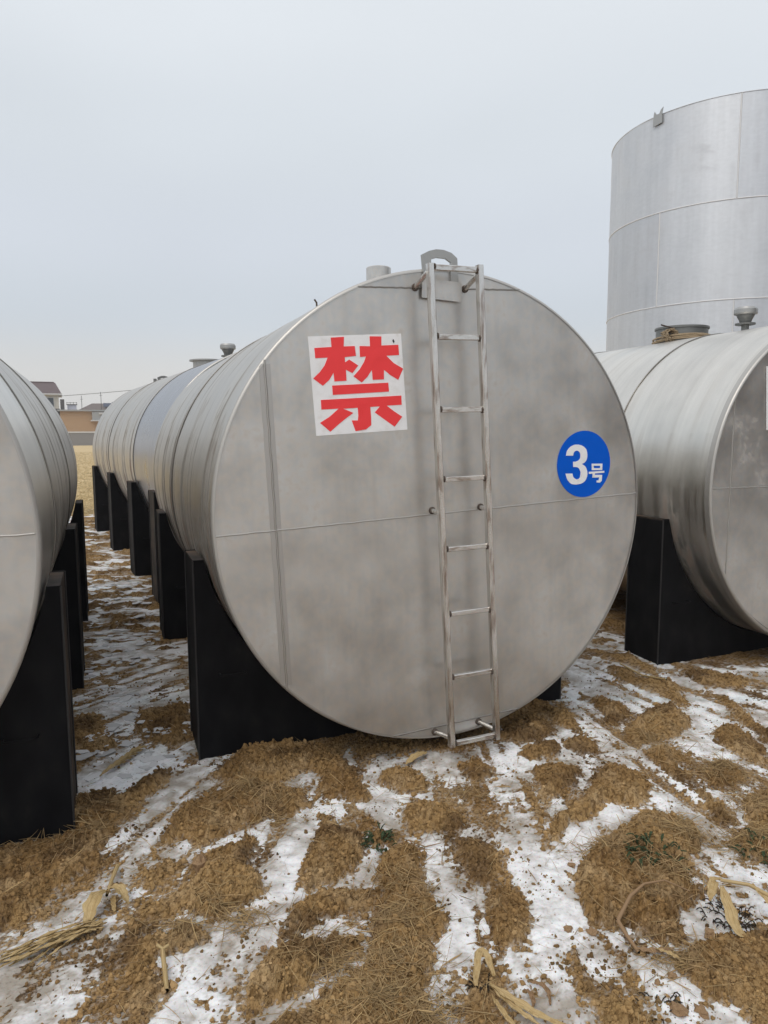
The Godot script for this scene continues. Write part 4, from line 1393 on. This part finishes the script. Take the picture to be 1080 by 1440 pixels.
# an added shed, out of view, placed to darken the mirrored right sides of end plates
func build_added_shed() -> void:
	var brick := StandardMaterial3D.new()
	brick.albedo_texture = noise_tex(123, 0.05, 256, [[0.0, lin(0.07, 0.045, 0.035)], [0.5, lin(0.11, 0.07, 0.05)], [1.0, lin(0.16, 0.11, 0.08)]], 5)
	brick.uv1_triplanar = true
	brick.uv1_scale = Vector3(0.5, 1.2, 0.5)
	brick.roughness = 0.9
	var o := thing("added_shed", "added unseen brick shed that darkens the reflections in the tank ends", "shed", Vector3(14.5, 0, -2.9))
	part("wall", box_mesh(Vector3(6.0, 5.0, 11.0)), brick, o).position.y = 2.5
	part("roof", box_mesh(Vector3(6.8, 0.22, 11.8)), plain(lin(0.1, 0.1, 0.105), 0.8), o).position.y = 5.12
	for z in [-3.6, 3.6]:
		part("window", box_mesh(Vector3(0.1, 1.3, 1.6)), plain(lin(0.03, 0.035, 0.04), 0.15), o).position = Vector3(-3.02, 2.4, z)
	part("door", box_mesh(Vector3(0.1, 2.6, 2.6)), plain(lin(0.06, 0.07, 0.075), 0.6), o).position = Vector3(-3.02, 1.31, 0)


func box_mesh(s: Vector3) -> ArrayMesh:
	var st := surf()
	box(st, s, Transform3D())
	return st.commit()


# ------------------------------------------------------------------ signs on the end plates
func flat_poly(rows: Array, z0: float, z1: float, centre: Vector2) -> ArrayMesh:
	var st := surf()
	for r: Array in rows:
		var pg := PackedVector2Array()
		for k in range(0, r.size(), 2):
			pg.append(Vector2(r[k], r[k + 1]) - centre)
		extrude(st, pg, z0, z1)
	return st.commit()


func build_signs() -> void:
	var c := Vector2(-0.5065, 0.655)
	var s := thing("warning_sign", "square white sticker with a large red character on the tank's end", "sign", local_to_yard(c.x, c.y, 0), YAW)
	part("backing", flat_poly([[-0.765, 0.875, -0.730, 0.403, -0.248, 0.432, -0.283, 0.910]], -0.0035, -0.0010, c), mats.vinyl, s)
	part("character", flat_poly(CHARACTER, -0.0008, 0.0006, c), mats.red, s)
	part("mark", flat_poly([[-0.326, 0.882, -0.318, 0.870, -0.323, 0.860, -0.330, 0.872]], -0.0008, 0.0006, c), mats.ink, s)
	var n := Vector2(0.848, 0.233)
	var b := thing("number_sign", "round blue sticker reading 3号 in white", "sign", local_to_yard(n.x, n.y, 0), YAW)
	var st := surf()
	var disc := PackedVector2Array()
	for k in 72:
		disc.append(Vector2(cos(TAU * k / 72.0) * 0.182, sin(TAU * k / 72.0) * 0.189))
	extrude(st, disc, -0.0035, -0.0010)
	part("backing", st.commit(), mats.blue, b)
	part("lettering", flat_poly(NUMERAL, -0.0008, 0.0006, n), mats.vinyl, b)
	var rc := Vector2(2.70, 0.64)
	var r := thing("white_sign", "white sticker on the right tank's end, cut by the view's edge", "sign", local_to_yard(rc.x, rc.y, 0.40), YAW - 0.006)
	part("backing", flat_poly([[2.682, 0.866, 2.717, 0.418, 3.197, 0.45, 3.162, 0.90]], -0.0035, -0.001, rc), mats.vinyl, r)


# ------------------------------------------------------------------ litter
func top_at(x: float, z: float) -> float:
	var g := ground_at(x, z)
	return maxf(g.x, g.y)


func lump_mesh(sd: int) -> ArrayMesh:
	var ns := FastNoiseLite.new()
	ns.seed = sd
	ns.frequency = 0.9
	var sm := SphereMesh.new()
	sm.radius = 1.0
	sm.height = 2.0
	sm.radial_segments = 9
	sm.rings = 5
	var a := sm.get_mesh_arrays()
	var v: PackedVector3Array = a[Mesh.ARRAY_VERTEX]
	for k in v.size():
		var p := v[k]
		v[k] = p * (0.85 + 0.75 * ns.get_noise_3dv(p * 1.3) + 0.45 * ns.get_noise_3dv(p * 3.2 + Vector3.ONE * 9.0)) * Vector3(1.0, 0.7, 0.85)
	var st := surf()
	var idx: PackedInt32Array = a[Mesh.ARRAY_INDEX]
	for k in range(0, idx.size(), 3):
		var p := v[idx[k]]
		var q := v[idx[k + 1]]
		var r := v[idx[k + 2]]
		var n := (r - p).cross(q - p)
		if n.length() < 1e-9:
			continue
		n = n.normalized()
		vtx(st, p, (n * 2.5 + p.normalized()).normalized(), Vector2.ZERO)
		vtx(st, q, (n * 2.5 + q.normalized()).normalized(), Vector2.ZERO)
		vtx(st, r, (n * 2.5 + r.normalized()).normalized(), Vector2.ZERO)
	return st.commit()


# a straw: a thin folded strip about 1 m long along x, to be scaled
func straw_mesh(sd: int, width: float) -> ArrayMesh:
	var rg := RandomNumberGenerator.new()
	rg.seed = sd
	var st := surf()
	var b1 := rg.randf_range(-0.5, 0.5)
	var b2 := rg.randf_range(-0.2, 0.45)
	var pts := []
	for k in 7:
		var u := k / 6.0
		pts.append(Vector3(u - 0.5, b2 * (u * (1.0 - u)) , b1 * (u - 0.5) * (u - 0.5)))
	tube(st, pts, [width * 0.6, width, width, width * 0.9, width * 0.8, width * 0.6, width * 0.25], 4)
	return st.commit()


func scatter(called: String, label: String, cat: String, mesh: Mesh, mat: Material, list: Array, cols: Array) -> void:
	var mm := MultiMesh.new()
	mm.transform_format = MultiMesh.TRANSFORM_3D
	mm.use_colors = true
	mm.mesh = mesh
	mm.instance_count = list.size()
	for k in list.size():
		mm.set_instance_transform(k, list[k])
		mm.set_instance_color(k, cols[k])
	var o := MultiMeshInstance3D.new()
	o.multimesh = mm
	o.material_override = mat
	o.name = numbered(called)
	add_child(o, true)
	tag(o, label, cat, "", "stuff")


func build_litter() -> void:
	# loose crumbs of soil on mounds and snow
	for v in 3:
		var list := []
		var cols := []
		for k in 22000:
			var z := -1.5 - pow(rng.randf(), 1.8) * 3.6
			var x := rng.randf_range(-0.62, 0.62) * (-z) + 0.15
			var g := ground_at(x, z)
			var on_soil := g.x > g.y
			if not on_soil and rng.randf() > 0.06 + 0.5 * smoothstep(0.05, 0.4, n_mid.get_noise_2d(x * 1.2 + 80.0, z * 1.2)):
				continue
			var s := 0.0022 + 0.009 * pow(rng.randf(), 4.0)
			if on_soil:
				s = 0.0022 + 0.0075 * pow(rng.randf(), 2.5) + 0.01 * pow(rng.randf(), 14.0)
			var b := Basis.from_euler(Vector3(rng.randf() * TAU, rng.randf() * TAU, rng.randf() * TAU)).scaled(Vector3.ONE * s)
			list.append(Transform3D(b, Vector3(x, maxf(g.x, g.y) + s * 0.2, z)))
			var c := soil_color(x, z, 0.0) * (rng.randf_range(0.55, 1.05) if on_soil else rng.randf_range(0.3, 0.8))
			cols.append(Color(c.r, c.g, c.b))
		scatter("soil_crumbs", "loose brown soil crumbs strewn over %s" % ["the mounds and snow", "snow and broken clods", "the wheel tracks"][v], "soil", lump_mesh(31 + v), mats.clod, list, cols)
	# straw and chaff
	var tufts := [[0.9, -2.81, 0.13, 140], [1.29, -2.91, 0.2, 260], [1.75, -3.53, 0.16, 260], [1.78, -3.17, 0.2, 300], [1.6, -2.86, 0.16, 240], [-0.69, -3.34, 0.12, 130], [-0.01, -2.02, 0.22, 300], [-0.17, -2.2, 0.14, 150],
		[0.06, -2.39, 0.12, 130], [0.13, -1.96, 0.15, 240], [0.98, -2.18, 0.14, 170], [-0.72, -2.36, 0.12, 90], [-0.5, -2.42, 0.12, 80], [0.02, -2.2, 0.18, 170], [-0.62, -2.45, 0.14, 100], [1.1, -2.6, 0.2, 140], [-0.55, -3.2, 0.3, 200], [0.36, -3.35, 0.25, 100], [1.5, -3.9, 0.4, 240], [-1.3, -3.0, 0.3, 130], [0.05, -2.62, 0.2, 120]]
	for v in 3:
		var list := []
		var cols := []
		for q in tufts:
			for k in int(q[3] * 0.55):
				var a := rng.randf() * TAU
				var d: float = absf(rng.randfn(0.0, 0.55)) * q[2]
				add_straw(q[0] + cos(a) * d * 1.3, q[1] + sin(a) * d, rng.randf_range(0.03, 0.11), 0.3, list, cols)
		for k in 1800:
			var z := -1.5 - pow(rng.randf(), 1.6) * 5.0
			var x := rng.randf_range(-0.62, 0.62) * (-z) + 0.15
			var g := ground_at(x, z)
			if g.x < g.y and rng.randf() > 0.25:
				continue
			add_straw(x, z, rng.randf_range(0.02, 0.09), 0.18, list, cols)
		scatter("straw_litter", "dry straw scattered %s" % ["over the soil mounds", "in tufts on the mounds", "along the wheel tracks"][v], "straw", straw_mesh(51 + v, [0.010, 0.014, 0.02][v]), mats.straw, list, cols)
	# broken plates of ice in the lane
	var fl := []
	var fcol := []
	for k in 420:
		var z := -3.9 - rng.randf() * 4.6
		var x := -1.95 - (z + 3.9) * -0.28 + rng.randf_range(-0.65, 0.6)
		if rng.randf() < 0.12:
			z = -3.5 - rng.randf() * 0.7
			x = rng.randf_range(-1.75, -1.1)
		var g := ground_at(x, z, 0.025)
		var sz := rng.randf_range(0.02, 0.065)
		var b := Basis.from_euler(Vector3(rng.randfn(0.0, 0.06), rng.randf() * TAU, rng.randfn(0.0, 0.06))).scaled(Vector3(sz, sz * 0.6, sz * rng.randf_range(0.6, 1.0)))
		fl.append(Transform3D(b, Vector3(x, maxf(g.x, g.y) + 0.0015, z)))
		var f := rng.randf_range(0.42, 0.8)
		fcol.append(Color(f * 0.99, f * 0.985, f))
	scatter("ice_flakes", "broken grey ice plates lying in the lane between the tanks", "ice", flake_mesh(), mats.flake, fl, fcol)
	# stubble in the field beyond
	var sl := []
	var sc := []
	for k in 15000:
		var z := -15.2 - pow(rng.randf(), 1.5) * 45.0
		var x := z * rng.randf_range(0.28, 0.46)
		var s := rng.randf_range(0.08, 0.22)
		var b := Basis.from_euler(Vector3(0, rng.randf() * TAU, rng.randf_range(-0.3, 1.2))).scaled(Vector3.ONE * s)
		sl.append(Transform3D(b, Vector3(x, s * 0.12, z)))
		var f := rng.randf_range(0.6, 1.15)
		sc.append(Color(0.62 * f, 0.49 * f, 0.27 * f))
	scatter("field_stubble", "short yellow stubble covering the field behind the tanks", "stubble", straw_mesh(58, 0.032), mats.straw, sl, sc)
	build_husks()


func flake_mesh() -> ArrayMesh:
	var st := surf()
	var pg := PackedVector2Array([Vector2(-1.1, -0.1), Vector2(-0.5, -0.7), Vector2(0.75, -0.55), Vector2(1.0, 0.25), Vector2(0.1, 0.35), Vector2(-0.35, 0.7)])
	extrude(st, pg, -0.06, 0.06)
	var m := st.commit()
	var out := SurfaceTool.new()
	out.append_from(m, 0, Transform3D(Basis(Vector3.RIGHT, -PI / 2), Vector3.ZERO))
	return out.commit()


func add_straw(x: float, z: float, ln: float, steep: float, list: Array, cols: Array) -> void:
	var y := top_at(x, z)
	var b := Basis.from_euler(Vector3(rng.randf() * TAU, rng.randf() * TAU, rng.randfn(0.0, steep)), EULER_ORDER_YZX)
	b = b * Basis.from_scale(Vector3(ln, ln * rng.randf_range(0.5, 1.0), ln))
	list.append(Transform3D(b, Vector3(x, y + 0.006 + absf(b.x.y) * 0.3, z)))
	var f := rng.randf_range(0.55, 1.1)
	cols.append(Color(0.52 * f, 0.37 * f, 0.175 * f).lerp(Color(0.36, 0.22, 0.11) * f, rng.randf() * 0.6))


# a dry leaf: pts is its midrib in world coordinates, widths its half width along it; folded in a shallow V and curling
func leaf(st: SurfaceTool, pts: Array, widths: Array, fold: float, twist: float, roll0 := 0.0) -> void:
	var curve := Curve3D.new()
	for p in pts:
		curve.add_point(p)
	for k in range(1, pts.size() - 1):
		var tg: Vector3 = (pts[k + 1] - pts[k - 1]) * 0.2
		curve.set_point_in(k, -tg)
		curve.set_point_out(k, tg)
	var ln := curve.get_baked_length()
	var n := 18
	var rows := []
	for k in n + 1:
		var u := k / float(n)
		var p := curve.sample_baked(u * ln, true)
		var d := (curve.sample_baked(minf(u + 0.04, 1.0) * ln, true) - curve.sample_baked(maxf(u - 0.04, 0.0) * ln, true)).normalized()
		var side := d.cross(Vector3.UP)
		if side.length() < 0.05:
			side = Vector3.RIGHT
		side = side.normalized().rotated(d, roll0 + twist * u)
		var up := side.cross(d)
		var fi := u * (widths.size() - 1)
		var w: float = lerpf(widths[int(fi)], widths[mini(int(fi) + 1, widths.size() - 1)], fi - int(fi))
		var row := []
		for s in [-1.0, -0.55, 0.0, 0.55, 1.0]:
			var rip := 1.0 + 0.12 * sin(u * 23.0 + s * 2.0)
			row.append(p + side * (w * s * rip) + up * (absf(s) * w * fold + 0.003 * sin(u * 31.0 + s * 5.0)))
		rows.append(row)
	for k in n:
		for i in 4:
			var a: Vector3 = rows[k][i]
			var b: Vector3 = rows[k][i + 1]
			var c: Vector3 = rows[k + 1][i + 1]
			var d: Vector3 = rows[k + 1][i]
			var nn := (c - a).cross(b - d).normalized()
			if nn.y < 0.0:
				nn = -nn
			var u0 := k / float(n)
			var u1 := (k + 1) / float(n)
			var face := [[a, i, u0], [b, i + 1, u0], [c, i + 1, u1], [a, i, u0], [c, i + 1, u1], [d, i, u1]]
			if (c - a).cross(b - a).dot(nn) < 0.0:
				face = [[a, i, u0], [c, i + 1, u1], [b, i + 1, u0], [a, i, u0], [d, i, u1], [c, i + 1, u1]]
			for q in face:
				vtx(st, q[0], nn, Vector2(q[1] * 0.25, q[2]))


func g3(x: float, z: float, up := 0.01) -> Vector3:
	return Vector3(x, top_at(x, z) + up, z)


func part_leaf(called: String, o: Node3D, pts: Array, widths: Array, fold: float, twist: float, roll0 := 0.0, mat := "husk") -> void:
	var st := surf()
	leaf(st, pts.map(func(p): return p - o.position), widths, fold, twist, roll0)
	part(called, st.commit(), mats[mat], o)


func part_stalk(called: String, o: Node3D, pts: Array, r, mat := "husk") -> void:
	var st := surf()
	tube(st, pts.map(func(p): return p - o.position), r, 8)
	part(called, st.commit(), mats[mat], o)


func build_husks() -> void:
	# big corn husk in front of the left saddle
	var o := thing("corn_husk", "large pale corn husk with a short stalk on grey ice at left", "corn husk", g3(-1.06, -2.5, 0.0))
	part_stalk("stalk", o, [g3(-1.09, -2.72, 0.025), g3(-1.075, -2.62, 0.03), g3(-1.06, -2.53, 0.03)], [0.009, 0.008, 0.006])
	part_leaf("leaf", o, [g3(-1.06, -2.54, 0.04), g3(-1.075, -2.47, 0.055), g3(-1.07, -2.40, 0.03), g3(-1.06, -2.345, 0.012)], [0.008, 0.026, 0.032, 0.02, 0.006], 0.45, 0.4)
	part_leaf("leaf", o, [g3(-1.06, -2.54, 0.045), g3(-1.02, -2.53, 0.06), g3(-0.985, -2.505, 0.04), g3(-0.965, -2.49, 0.015)], [0.008, 0.02, 0.024, 0.016, 0.005], 0.4, -0.5)
	part_leaf("leaf", o, [g3(-1.035, -2.53, 0.03), g3(-1.02, -2.49, 0.02), g3(-1.005, -2.46, 0.012)], [0.006, 0.01, 0.008, 0.005], 0.3, 0.2)
	# bundle of shredded stalk in the lower left
	o = thing("stalk_bundle", "shredded yellow stalk fibres spread on the ice, lower left", "corn stalk", g3(-1.17, -2.27, 0.0))
	var rg := RandomNumberGenerator.new()
	rg.seed = 9
	for k in 16:
		var a := Vector3(-1.03 + rg.randf_range(-0.05, 0.03), 0, -2.37 + rg.randf_range(-0.03, 0.03))
		var b := Vector3(-1.29 + rg.randf_range(-0.05, 0.14), 0, -2.20 + rg.randf_range(-0.06, 0.06))
		var m := a.lerp(b, 0.5) + Vector3(0, 0, rg.randf_range(-0.015, 0.02))
		part_leaf("fibre", o, [g3(a.x, a.z, 0.012 + rg.randf() * 0.02), g3(m.x, m.z, 0.016 + rg.randf() * 0.022), g3(b.x, b.z, 0.006)], [0.003, 0.005, 0.0045, 0.002], 0.3, rg.randf_range(-1, 1))
	# short broken stalks
	o = thing("stalk_piece", "short upright broken stalk beside the left rut's edge", "corn stalk", g3(-0.72, -2.14, 0.0))
	part_stalk("stalk", o, [g3(-0.752, -2.22, 0.04), g3(-0.72, -2.14, 0.022), g3(-0.694, -2.07, 0.012)], [0.0075, 0.008, 0.0085])
	part_stalk("node", o, [g3(-0.775, -2.235, 0.042), g3(-0.752, -2.222, 0.042), g3(-0.735, -2.235, 0.045)], 0.0055)
	o = thing("straw_clump", "pale straw clump on the soil left of the front saddle", "straw", g3(-1.42, -3.65, 0.0))
	for k in 5:
		var z := -3.55 - 0.05 * k
		part_leaf("leaf", o, [g3(-1.47 + 0.015 * k, z + 0.05, 0.012), g3(-1.43 + 0.01 * k, z - 0.02, 0.03), g3(-1.39 + 0.012 * k, z - 0.12, 0.012)], [0.004, 0.013, 0.012, 0.003], 0.4, 0.5)
	o = thing("dry_stalk", "thin straight pale stalk lying before the right tank's saddle", "corn stalk", g3(1.86, -4.98, 0.0))
	part_stalk("stalk", o, [g3(1.76, -5.17, 0.02), g3(1.86, -4.98, 0.022), g3(1.96, -4.8, 0.02)], [0.006, 0.0075, 0.006])
	# husk at the bottom edge
	o = thing("corn_husk", "split yellow corn husk at the bottom edge of the view", "corn husk", g3(0.44, -1.98, 0.0))
	part_leaf("leaf", o, [g3(0.325, -2.06, 0.03), g3(0.40, -2.0, 0.035), g3(0.47, -1.95, 0.02), g3(0.56, -1.915, 0.01)], [0.004, 0.012, 0.013, 0.008, 0.002], 0.5, 0.3)
	part_leaf("leaf", o, [g3(0.325, -2.06, 0.03), g3(0.385, -1.99, 0.03), g3(0.44, -1.93, 0.02), g3(0.50, -1.89, 0.01)], [0.004, 0.011, 0.012, 0.007, 0.002], 0.5, -0.3)
	part_leaf("leaf", o, [g3(0.33, -2.04, 0.02), g3(0.36, -1.97, 0.025), g3(0.40, -1.90, 0.012)], [0.003, 0.008, 0.007, 0.002], 0.5, 0.5)
	o = thing("corn_husk", "bent pale husk standing over dark crumbs, lower middle", "corn husk", g3(0.31, -2.13, 0.0))
	part_leaf("leaf", o, [g3(0.285, -2.08, 0.01), g3(0.30, -2.15, 0.05), g3(0.315, -2.19, 0.06), g3(0.335, -2.17, 0.05), g3(0.35, -2.12, 0.02)], [0.006, 0.011, 0.012, 0.011, 0.005], 0.35, 0.3)
	part_leaf("leaf", o, [g3(0.30, -2.19, 0.06), g3(0.295, -2.13, 0.04), g3(0.288, -2.09, 0.01)], [0.004, 0.009, 0.004], 0.3, 0.2, 0.5)
	o = thing("dry_leaf", "curled tan leaf on white snow, right of the split husk", "leaf", g3(0.5, -2.06, 0.0))
	part_leaf("blade", o, [g3(0.455, -2.11, 0.008), g3(0.495, -2.085, 0.018), g3(0.512, -2.05, 0.014), g3(0.508, -2.015, 0.006)], [0.003, 0.007, 0.007, 0.003], 0.6, 0.6, 0.0, "husk_dull")
	o = thing("dry_leaf", "small hooked leaf on snow just above the split husk", "leaf", g3(0.44, -2.03, 0.0))
	part_leaf("blade", o, [g3(0.437, -2.075, 0.01), g3(0.452, -2.045, 0.018), g3(0.457, -2.015, 0.01), g3(0.447, -1.995, 0.006)], [0.003, 0.007, 0.007, 0.003], 0.6, 0.5, 0.0, "husk_dull")
	# hanging leaf at the right edge
	o = thing("corn_husk", "pale husk hanging from a stalk at the right edge", "corn husk", g3(1.3, -2.36, 0.0))
	part_stalk("stalk", o, [g3(1.245, -2.48, 0.10), g3(1.33, -2.44, 0.11), g3(1.44, -2.36, 0.07), g3(1.52, -2.3, 0.03)], [0.006, 0.007, 0.007, 0.006])
	part_leaf("leaf", o, [g3(1.235, -2.45, 0.09), g3(1.225, -2.36, 0.055), g3(1.215, -2.29, 0.03), g3(1.235, -2.225, 0.008)], [0.007, 0.018, 0.021, 0.015, 0.003], 0.35, 0.3)
	part_leaf("leaf", o, [g3(1.25, -2.48, 0.10), g3(1.235, -2.50, 0.085), g3(1.21, -2.47, 0.06), g3(1.19, -2.44, 0.04)], [0.008, 0.017, 0.016, 0.003], 0.35, -0.3)
	part_leaf("leaf", o, [g3(1.34, -2.44, 0.11), g3(1.39, -2.36, 0.07), g3(1.41, -2.29, 0.02)], [0.006, 0.017, 0.004], 0.4, 0.3)
	# bent stalk on the big mound
	o = thing("dry_stalk", "bent grey-brown stalk draped over the big right mound's foot", "corn stalk", g3(0.85, -2.34, 0.0))
	part_stalk("stalk", o, [g3(1.14, -2.49, 0.03), g3(1.05, -2.51, 0.04), g3(0.965, -2.49, 0.035), g3(0.89, -2.42, 0.04), g3(0.822, -2.345, 0.045)], [0.002, 0.003, 0.005, 0.007, 0.008], "husk_dull")
	part_stalk("lower_stalk", o, [g3(0.822, -2.345, 0.045), g3(0.835, -2.285, 0.03), g3(0.855, -2.225, 0.014)], [0.008, 0.007, 0.006], "husk_dull")
	part_leaf("leaf", o, [g3(0.85, -2.235, 0.016), g3(0.91, -2.22, 0.02), g3(0.975, -2.228, 0.018)], [0.006, 0.011, 0.009, 0.002], 0.4, 0.3, 0.0, "husk_dull")
	part_leaf("leaf", o, [g3(0.91, -2.22, 0.03), g3(0.955, -2.19, 0.025), g3(0.985, -2.15, 0.01)], [0.003, 0.008, 0.002], 0.4, 0.3)
	o = thing("twig", "thin dark twig lying across snow below the ladder", "twig", g3(0.12, -2.86, 0.0))
	part_stalk("stem", o, [g3(0.03, -2.875, 0.012), g3(0.1, -2.86, 0.02), g3(0.17, -2.87, 0.012), g3(0.24, -2.9, 0.01)], [0.002, 0.003, 0.003, 0.0015], "husk_dull")
	part_stalk("side_shoot", o, [g3(0.1, -2.86, 0.02), g3(0.14, -2.84, 0.016), g3(0.2, -2.845, 0.012)], [0.002, 0.002, 0.001], "husk_dull")
	o = thing("dry_leaf", "single tan leaf in the shade under the ladder's foot", "leaf", g3(0.17, -3.66, 0.0))
	part_leaf("blade", o, [g3(0.11, -3.6, 0.015), g3(0.17, -3.66, 0.03), g3(0.23, -3.72, 0.02)], [0.004, 0.022, 0.02, 0.004], 0.3, 0.2)
	# weeds
	for q in [[1.1, -2.73, 0.085, 60, "weed", "dark green low weed on the big right mound"], [-0.02, -2.9, 0.05, 34, "weed", "small dark green weed below the tank's middle"], [1.57, -2.80, 0.07, 44, "weed", "green weed below the straw tuft at the right edge"],
			[1.25, -2.40, 0.075, 60, "dead_weed", "blackened rotten weed beside the hanging husk"], [0.84, -2.0, 0.05, 16, "dead_weed", "thin black weed sprig on snow near the bottom"], [0.3, -2.10, 0.03, 16, "dead_weed", "dark rotten stub under the bent husk"]]:
		o = thing("weed", q[5], "weed", g3(q[0], q[1], 0.0))
		for k in q[3]:
			var a := rg.randf() * TAU
			var d: float = sqrt(rg.randf()) * q[2]
			var s := g3(q[0] + cos(a) * d * 1.25, q[1] + sin(a) * d, 0.002)
			var b := a + rg.randf_range(-1.0, 1.0)
			var ln := rg.randf_range(0.02, 0.055) * (1.0 if q[4] == "weed" else 0.7)
			part_leaf("leaf", o, [s, s + Vector3(cos(b) * ln * 0.5, ln * rg.randf_range(0.2, 0.55), sin(b) * ln * 0.5), s + Vector3(cos(b) * ln, ln * rg.randf_range(-0.05, 0.4), sin(b) * ln)], [0.001, rg.randf_range(0.003, 0.007) if q[4] == "weed" else 0.002, 0.001], 0.4, rg.randf_range(-1, 1), 0.0, q[4])
	# single larger clods
	var names := ["lumpy soil clod on snow at the bottom right", "rounded clod at the edge of the lower right soil bank", "upright pointed clod on the left soil mound", "single small clod lying on the diagonal snow track", "flat clod on the snow beside the big mound's foot",
		"small clod touching the big mound's lower corner", "pebble-sized clod in the snow beneath the bent stalk", "crumbly clod in the snow left of the lower right bank", "small clod on the snow strip left of the big mound", "square clod beside the blackened weed"]
	var spots := [[0.89, -1.98, 0.026], [0.955, -1.975, 0.02], [-0.755, -2.72, 0.034], [-0.42, -2.27, 0.013], [0.65, -2.35, 0.015], [0.73, -2.34, 0.018], [0.87, -2.1, 0.011], [0.925, -2.12, 0.016], [0.76, -2.73, 0.014], [1.13, -2.3, 0.022]]
	for k in spots.size():
		var q: Array = spots[k]
		var c := thing("soil_clod", names[k], "clod", g3(q[0], q[1], q[2] * 0.35), rg.randf() * TAU, "larger clods of soil")
		var body := part("lump", lump_mesh(70 + k), clod_mat(k), c)
		body.scale = Vector3.ONE * q[2] * Vector3(1.25, 1.9 if k == 2 else 1.1, 1.2)


func clod_mat(k: int) -> StandardMaterial3D:
	if not mats.has("clod_solid"):
		var m := StandardMaterial3D.new()
		m.albedo_texture = noise_tex(131, 0.03, 256, [[0.0, lin(0.17, 0.10, 0.05)], [0.5, lin(0.29, 0.185, 0.1)], [1.0, lin(0.38, 0.26, 0.15)]], 5)
		m.uv1_triplanar = true
		m.uv1_scale = Vector3.ONE * 0.8
		m.roughness = 0.95
		mats.clod_solid = m
	return mats.clod_solid
